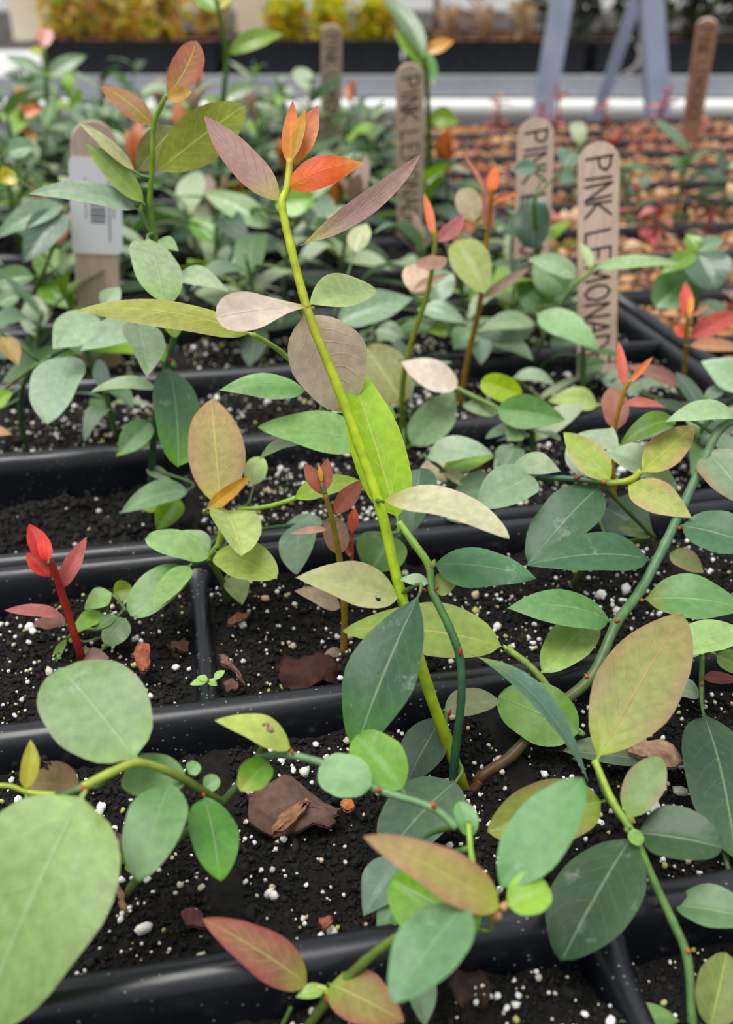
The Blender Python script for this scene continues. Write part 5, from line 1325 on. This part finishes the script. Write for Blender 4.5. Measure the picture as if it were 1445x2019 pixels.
P5('blurred seedling with an oval dark leaf in front of the second lettered stake', (1075, 560, 0.60), 0.53, [(1075, 560, 0.60), (1058, 480, 0.56), (1052, 395, 0.53)],
   [(1052, 494, 1050, 386, 70, (50, 84, 68), dict(a=0.45, b=0.36, roll=-8, dd=-0.015, fold=0.05, dt=0.0)), (1060, 330, 1008, 338, 30, (92, 128, 120)), (1030, 480, 1016, 420, 50, (78, 118, 88)), (1135, 300, 1110, 330, 50, (92, 128, 118))])
P5('blurred seedling with long pale leaves left of the orange-tipped one', (480, 520, 0.66), 0.55, [(480, 520, 0.66), (470, 460, 0.60), (500, 410, 0.56)],
   [(540, 405, 628, 392, 60, (120, 176, 70), dict(roll=20)), (535, 450, 402, 380, 52, (150, 182, 146), dict(roll=25)), (420, 480, 375, 430, 44, (104, 160, 50)), (610, 400, 700, 300, 30, (150, 178, 150)), (640, 430, 720, 420, 30, (170, 196, 176))])
P5('blurred seedling with a green level leaf behind the pale leaf of the main stem', (690, 690, 0.50), 0.46, [(690, 690, 0.5), (660, 660, 0.48), (655, 630, 0.47)],
   [(660, 640, 815, 588, 66, (130, 166, 144), dict(roll=30)), (740, 650, 800, 668, 40, (136, 162, 148), dict(roll=30)), (868, 600, 850, 530, 70, (118, 154, 134), dict(roll=15, a=0.5, b=0.42)), (850, 640, 880, 665, 30, (124, 164, 40)), (820, 610, 920, 640, 36, (146, 176, 160), dict(roll=38, bend=0.12)), (700, 500, 722, 440, 44, (188, 200, 168), dict(roll=20))])
P5('blurred seedling at the left edge with a long dark leaf below the level one', (25, 640, 0.57), 0.48, [(25, 640, 0.57), (75, 560, 0.53), (130, 420, 0.48)],
   [(130, 405, -10, 470, 46, (130, 160, 146), dict(bend=0.12, roll=30)), (128, 412, 45, 520, 66, (80, 112, 100), dict(roll=20)), (70, 545, -20, 560, 44, (92, 134, 84), dict(roll=30)), (75, 545, 115, 490, 44, (110, 150, 84)), (78, 560, 150, 610, 52, (96, 148, 24), dict(roll=15)), (40, 585, -10, 600, 34, (120, 160, 124), dict(roll=35)), (90, 600, 60, 660, 46, (150, 160, 104)), (30, 340, 0, 360, 40, (196, 186, 30), dict(roll=15)), (15, 300, 70, 290, 40, (120, 160, 130), dict(roll=30))])
P5('blurred seedling with a pink tip near the top left corner', (95, 330, 1.02), 0.95, [(95, 330, 1.02), (92, 180, 0.97), (86, 95, 0.95)],
   [(86, 95, 90, 58, 32, (222, 150, 160), dict(a=0.5, b=0.4, roll=5)), (86, 110, 60, 95, 20, (170, 180, 50)), (90, 150, 10, 110, 24, (130, 160, 140)), (92, 150, 170, 110, 30, (140, 170, 150)), (92, 190, 20, 170, 24, (150, 176, 156))])
P5('blurred seedling with a red-orange tip at the left edge', (50, 380, 0.84), 0.78, [(50, 380, 0.84), (45, 270, 0.8), (40, 215, 0.78)],
   [(40, 215, 38, 168, 16, (206, 84, 56)), (44, 225, 84, 215, 24, (206, 110, 60)), (42, 240, 0, 225, 30, (118, 168, 40)), (90, 260, 110, 190, 24, (84, 130, 70)), (48, 250, 70, 290, 20, (200, 120, 70))])

# ------------------------------------------------------------------ plants on the far bench
def foliage_mesh(name, pts, nrm_jit, size, cols, rgn):
    n = len(pts)
    a = rgn.normal(size=(n, 3)); a /= np.linalg.norm(a, axis=1)[:, None]
    b = np.cross(a, rgn.normal(size=(n, 3))); b /= np.linalg.norm(b, axis=1)[:, None]
    c = np.cross(a, b)
    L = size*rgn.uniform(0.7, 1.3, n)[:, None]
    w_ = L*0.27
    q = [pts, pts+a*L*0.45+b*w_+c*L*0.05, pts+a*L+c*-0.1*L, pts+a*L*0.45-b*w_+c*L*0.05]
    V = np.stack(q, 1).reshape(-1, 3)
    I = np.arange(n)*4
    Fq = np.concatenate([np.stack([I, I+1, I+2], -1), np.stack([I, I+2, I+3], -1)])
    return mesh(name, V, Fq, M_FOLIAGE, np.repeat(cols, 4, 0), smooth=False)

NTH = {}
def nth(lab):
    NTH[lab] = NTH.get(lab, -1)+1
    return ORD[NTH[lab]]+' from left: '+lab

def shrub(u, v, h, wd, label, group, cols, n, ns=7, size=0.045, stemcol=(150, 116, 84), z0=-0.03, name='leafy_shrub', cat='shrub', low=0.15):
    rgn = np.random.default_rng(int(abs(u*1000+v*77))+n)
    e = empty(name, W2(u, v, z0), label, cat, group, rz=-PSI)
    tubes = []
    for k in range(ns):
        a = rgn.uniform(0, 6.28); rr = wd*rgn.uniform(0.1, 0.9)
        p0 = (u+rgn.uniform(-.3, .3)*wd, v+rgn.uniform(-.3, .3)*wd, z0)
        p1 = (u+rr*math.cos(a), v+rr*math.sin(a), z0+h*rgn.uniform(0.75, 1))
        tubes.append(tube([W2(*p0), W2((p0[0]+p1[0])/2+0.01, (p0[1]+p1[1])/2, (p0[2]+p1[2])/2), W2(*p1)], [0.004, 0.003, 0.0018], 4))
    V, Fc = merge(tubes)
    obj('stems', mesh('stems', V, Fc, M_STEM, np.array([lin(stemcol)])[rgn.integers(0, 1, len(V))]), e)
    if n:
        zz = z0+h*rgn.uniform(low, 1.05, n); ang = rgn.uniform(0, 6.28, n); rr = wd*np.sqrt(rgn.uniform(0, 1, n))
        pts = np.array([W2(u+r_*math.cos(a), v+r_*math.sin(a), z) for r_, a, z in zip(rr, ang, zz)])
        cc = np.array([lin(c) for c in cols])[rgn.integers(0, len(cols), n)]
        setp(obj('foliage', foliage_mesh('foliage', pts, 1, size, cc, rgn), e), kind='stuff')
    return e
YEL = [(226, 208, 50), (206, 200, 70), (230, 192, 60), (160, 180, 56), (236, 216, 130), (232, 176, 120)]
YEL2 = [(206, 206, 20), (190, 196, 24), (220, 210, 40), (214, 160, 30), (150, 170, 40)]
TAN = [(176, 140, 100), (150, 112, 80), (196, 166, 124), (120, 96, 66)]
DKG = [(44, 62, 36), (58, 78, 44), (36, 50, 32), (96, 110, 80), (72, 84, 52)]
k = 0
for u in np.arange(-0.92, -0.25, 0.15):
    if -0.50 < u < -0.27: continue
    shrub(u, B2+0.10+0.05*(k % 2), 0.24, 0.062, nth('yellow and green shrub at the front left of the far bench'), 'yellow shrubs on the left of the far bench', YEL, 300); k += 1
for u in np.arange(-0.95, -0.2, 0.21):
    if -0.52 < u < -0.24: continue
    shrub(u, B2+0.46, 0.26, 0.08, nth('yellow green shrub, second row, left on the far bench'), 'second row yellow shrubs at the left', YEL, 280)
for u in np.arange(-0.25, 0.17, 0.14):
    shrub(u, B2+0.13+0.06*(k % 2), 0.13, 0.057, nth('bright yellow shrub on the far bench around the dark stake'), 'bright yellow shrubs on the far bench', YEL2 if u < 0.3 else TAN, 300, size=0.035); k += 1
for u in np.arange(0.25, 0.58, 0.11):
    shrub(u, B2+0.12+0.08*(k % 2), 0.13, 0.045, nth('bare tan stemmed plant left of the metal legs, far bench'), 'tan stemmed plants on the far bench', TAN, 50, ns=34, size=0.03, stemcol=(186, 160, 124), name='bare_plant', cat='plant'); k += 1
for u in np.arange(0.67, 1.4, 0.18):
    shrub(u, B2+0.14+0.1*(k % 2), 0.30, 0.072, nth('dark green bush, far bench front, behind the metal legs'), 'dark bushes on the far bench', DKG, 260, size=0.04, stemcol=(90, 76, 56)); k += 1
for u in np.arange(0.62, 1.6, 0.31):
    shrub(u, B2+0.5, 0.38, 0.105, nth('tall dark green bush, second row, right on the far bench'), 'second row dark bushes', DKG, 300, size=0.05, stemcol=(90, 76, 56)); k += 1
# cream box, tags, thin brown rods
def far_box(name, x0, x1, y0, y1, d, depth, mat, label, cat):
    u0, u1 = (x0-CX)/F*d, (x1-CX)/F*d
    def zz(y): return px(722, y, d).z
    v0 = level(d, zz((y0+y1)/2))
    a, b = box2((u0, v0, zz(y1)), (u1, v0+depth, zz(y0)))
    o, _ = box2((u0+0.006, v0+0.006, zz(y0)), (u1-0.006, v0+depth-0.006, zz(y0)+0.006))
    V, Fc = merge([(a, b), (o, box((0, 0, 0), (1, 1, 1))[1])])
    top_obj(name, V, Fc, mat, smooth=False, label=label, cat=cat)
far_box('storage_box', 18, 100, -45, 82, 3.12, 0.2, M_CREAM, 'cream plastic box standing on the far bench at the left', 'box')
far_box('storage_box', 466, 516, -30, 84, 3.3, 0.15, M_CREAM, 'pale grey cream box between the yellow shrubs on the far bench', 'box')
far_box('plant_tag', 1027, 1050, 18, 45, 3.1, 0.004, M_YTAG, 'small orange yellow tag in front of the white wall panel', 'tag')
for x, lab in ((664, 'thin brown rod rising behind the dark blurred stake'), (858, 'thin brown rod left of the white wall panel')):
    A, B = px(x, 70, 3.15), px(x+6, -60, 3.15)
    V, Fc = tube([tuple(A), tuple((A+B)/2), tuple(B)], 0.011, 8)
    V2 = np.repeat([lin((104, 82, 72))], len(V), 0)
    top_obj('support_rod', V, Fc, M_BARK, V2, label=lab, cat='rod')

# ------------------------------------------------------------------ clods of soil caught on leaves
def clod(x, y, d, r, label, seed, cols):
    rgn = np.random.default_rng(seed)
    c = np.array(tuple(px(x, y, d)))
    n = 9
    pts = c+rgn.normal(0, r*0.45, (n, 3))
    v, f, cc = lumps(n, pts, np.full(n, r*0.55)*rgn.uniform(0.6, 1.2, n), 0.4, np.array([lin(q) for q in cols])[rgn.integers(0, len(cols), n)], 'ico')
    top_obj('soil_clod', v, f, M_CRUMB, cc, smooth=False, label=label, cat='soil clod')
DIRT = [(40, 32, 30), (70, 56, 50), (24, 20, 20), (150, 140, 132)]
clod(742, 1188, 0.2405, 0.0016, 'dark crumb of soil stuck on the pale folded leaf beside the thick stem', 1, DIRT)
clod(533, 1438, 0.2045, 0.0011, 'brownish crumb stuck on the arched yellow-green leaf', 2, [(150, 124, 110), (120, 96, 86)])
clod(82, 1507, 0.2055, 0.0011, 'dark crumb stuck at the top of the dull brown-red leaf at the left', 3, DIRT)
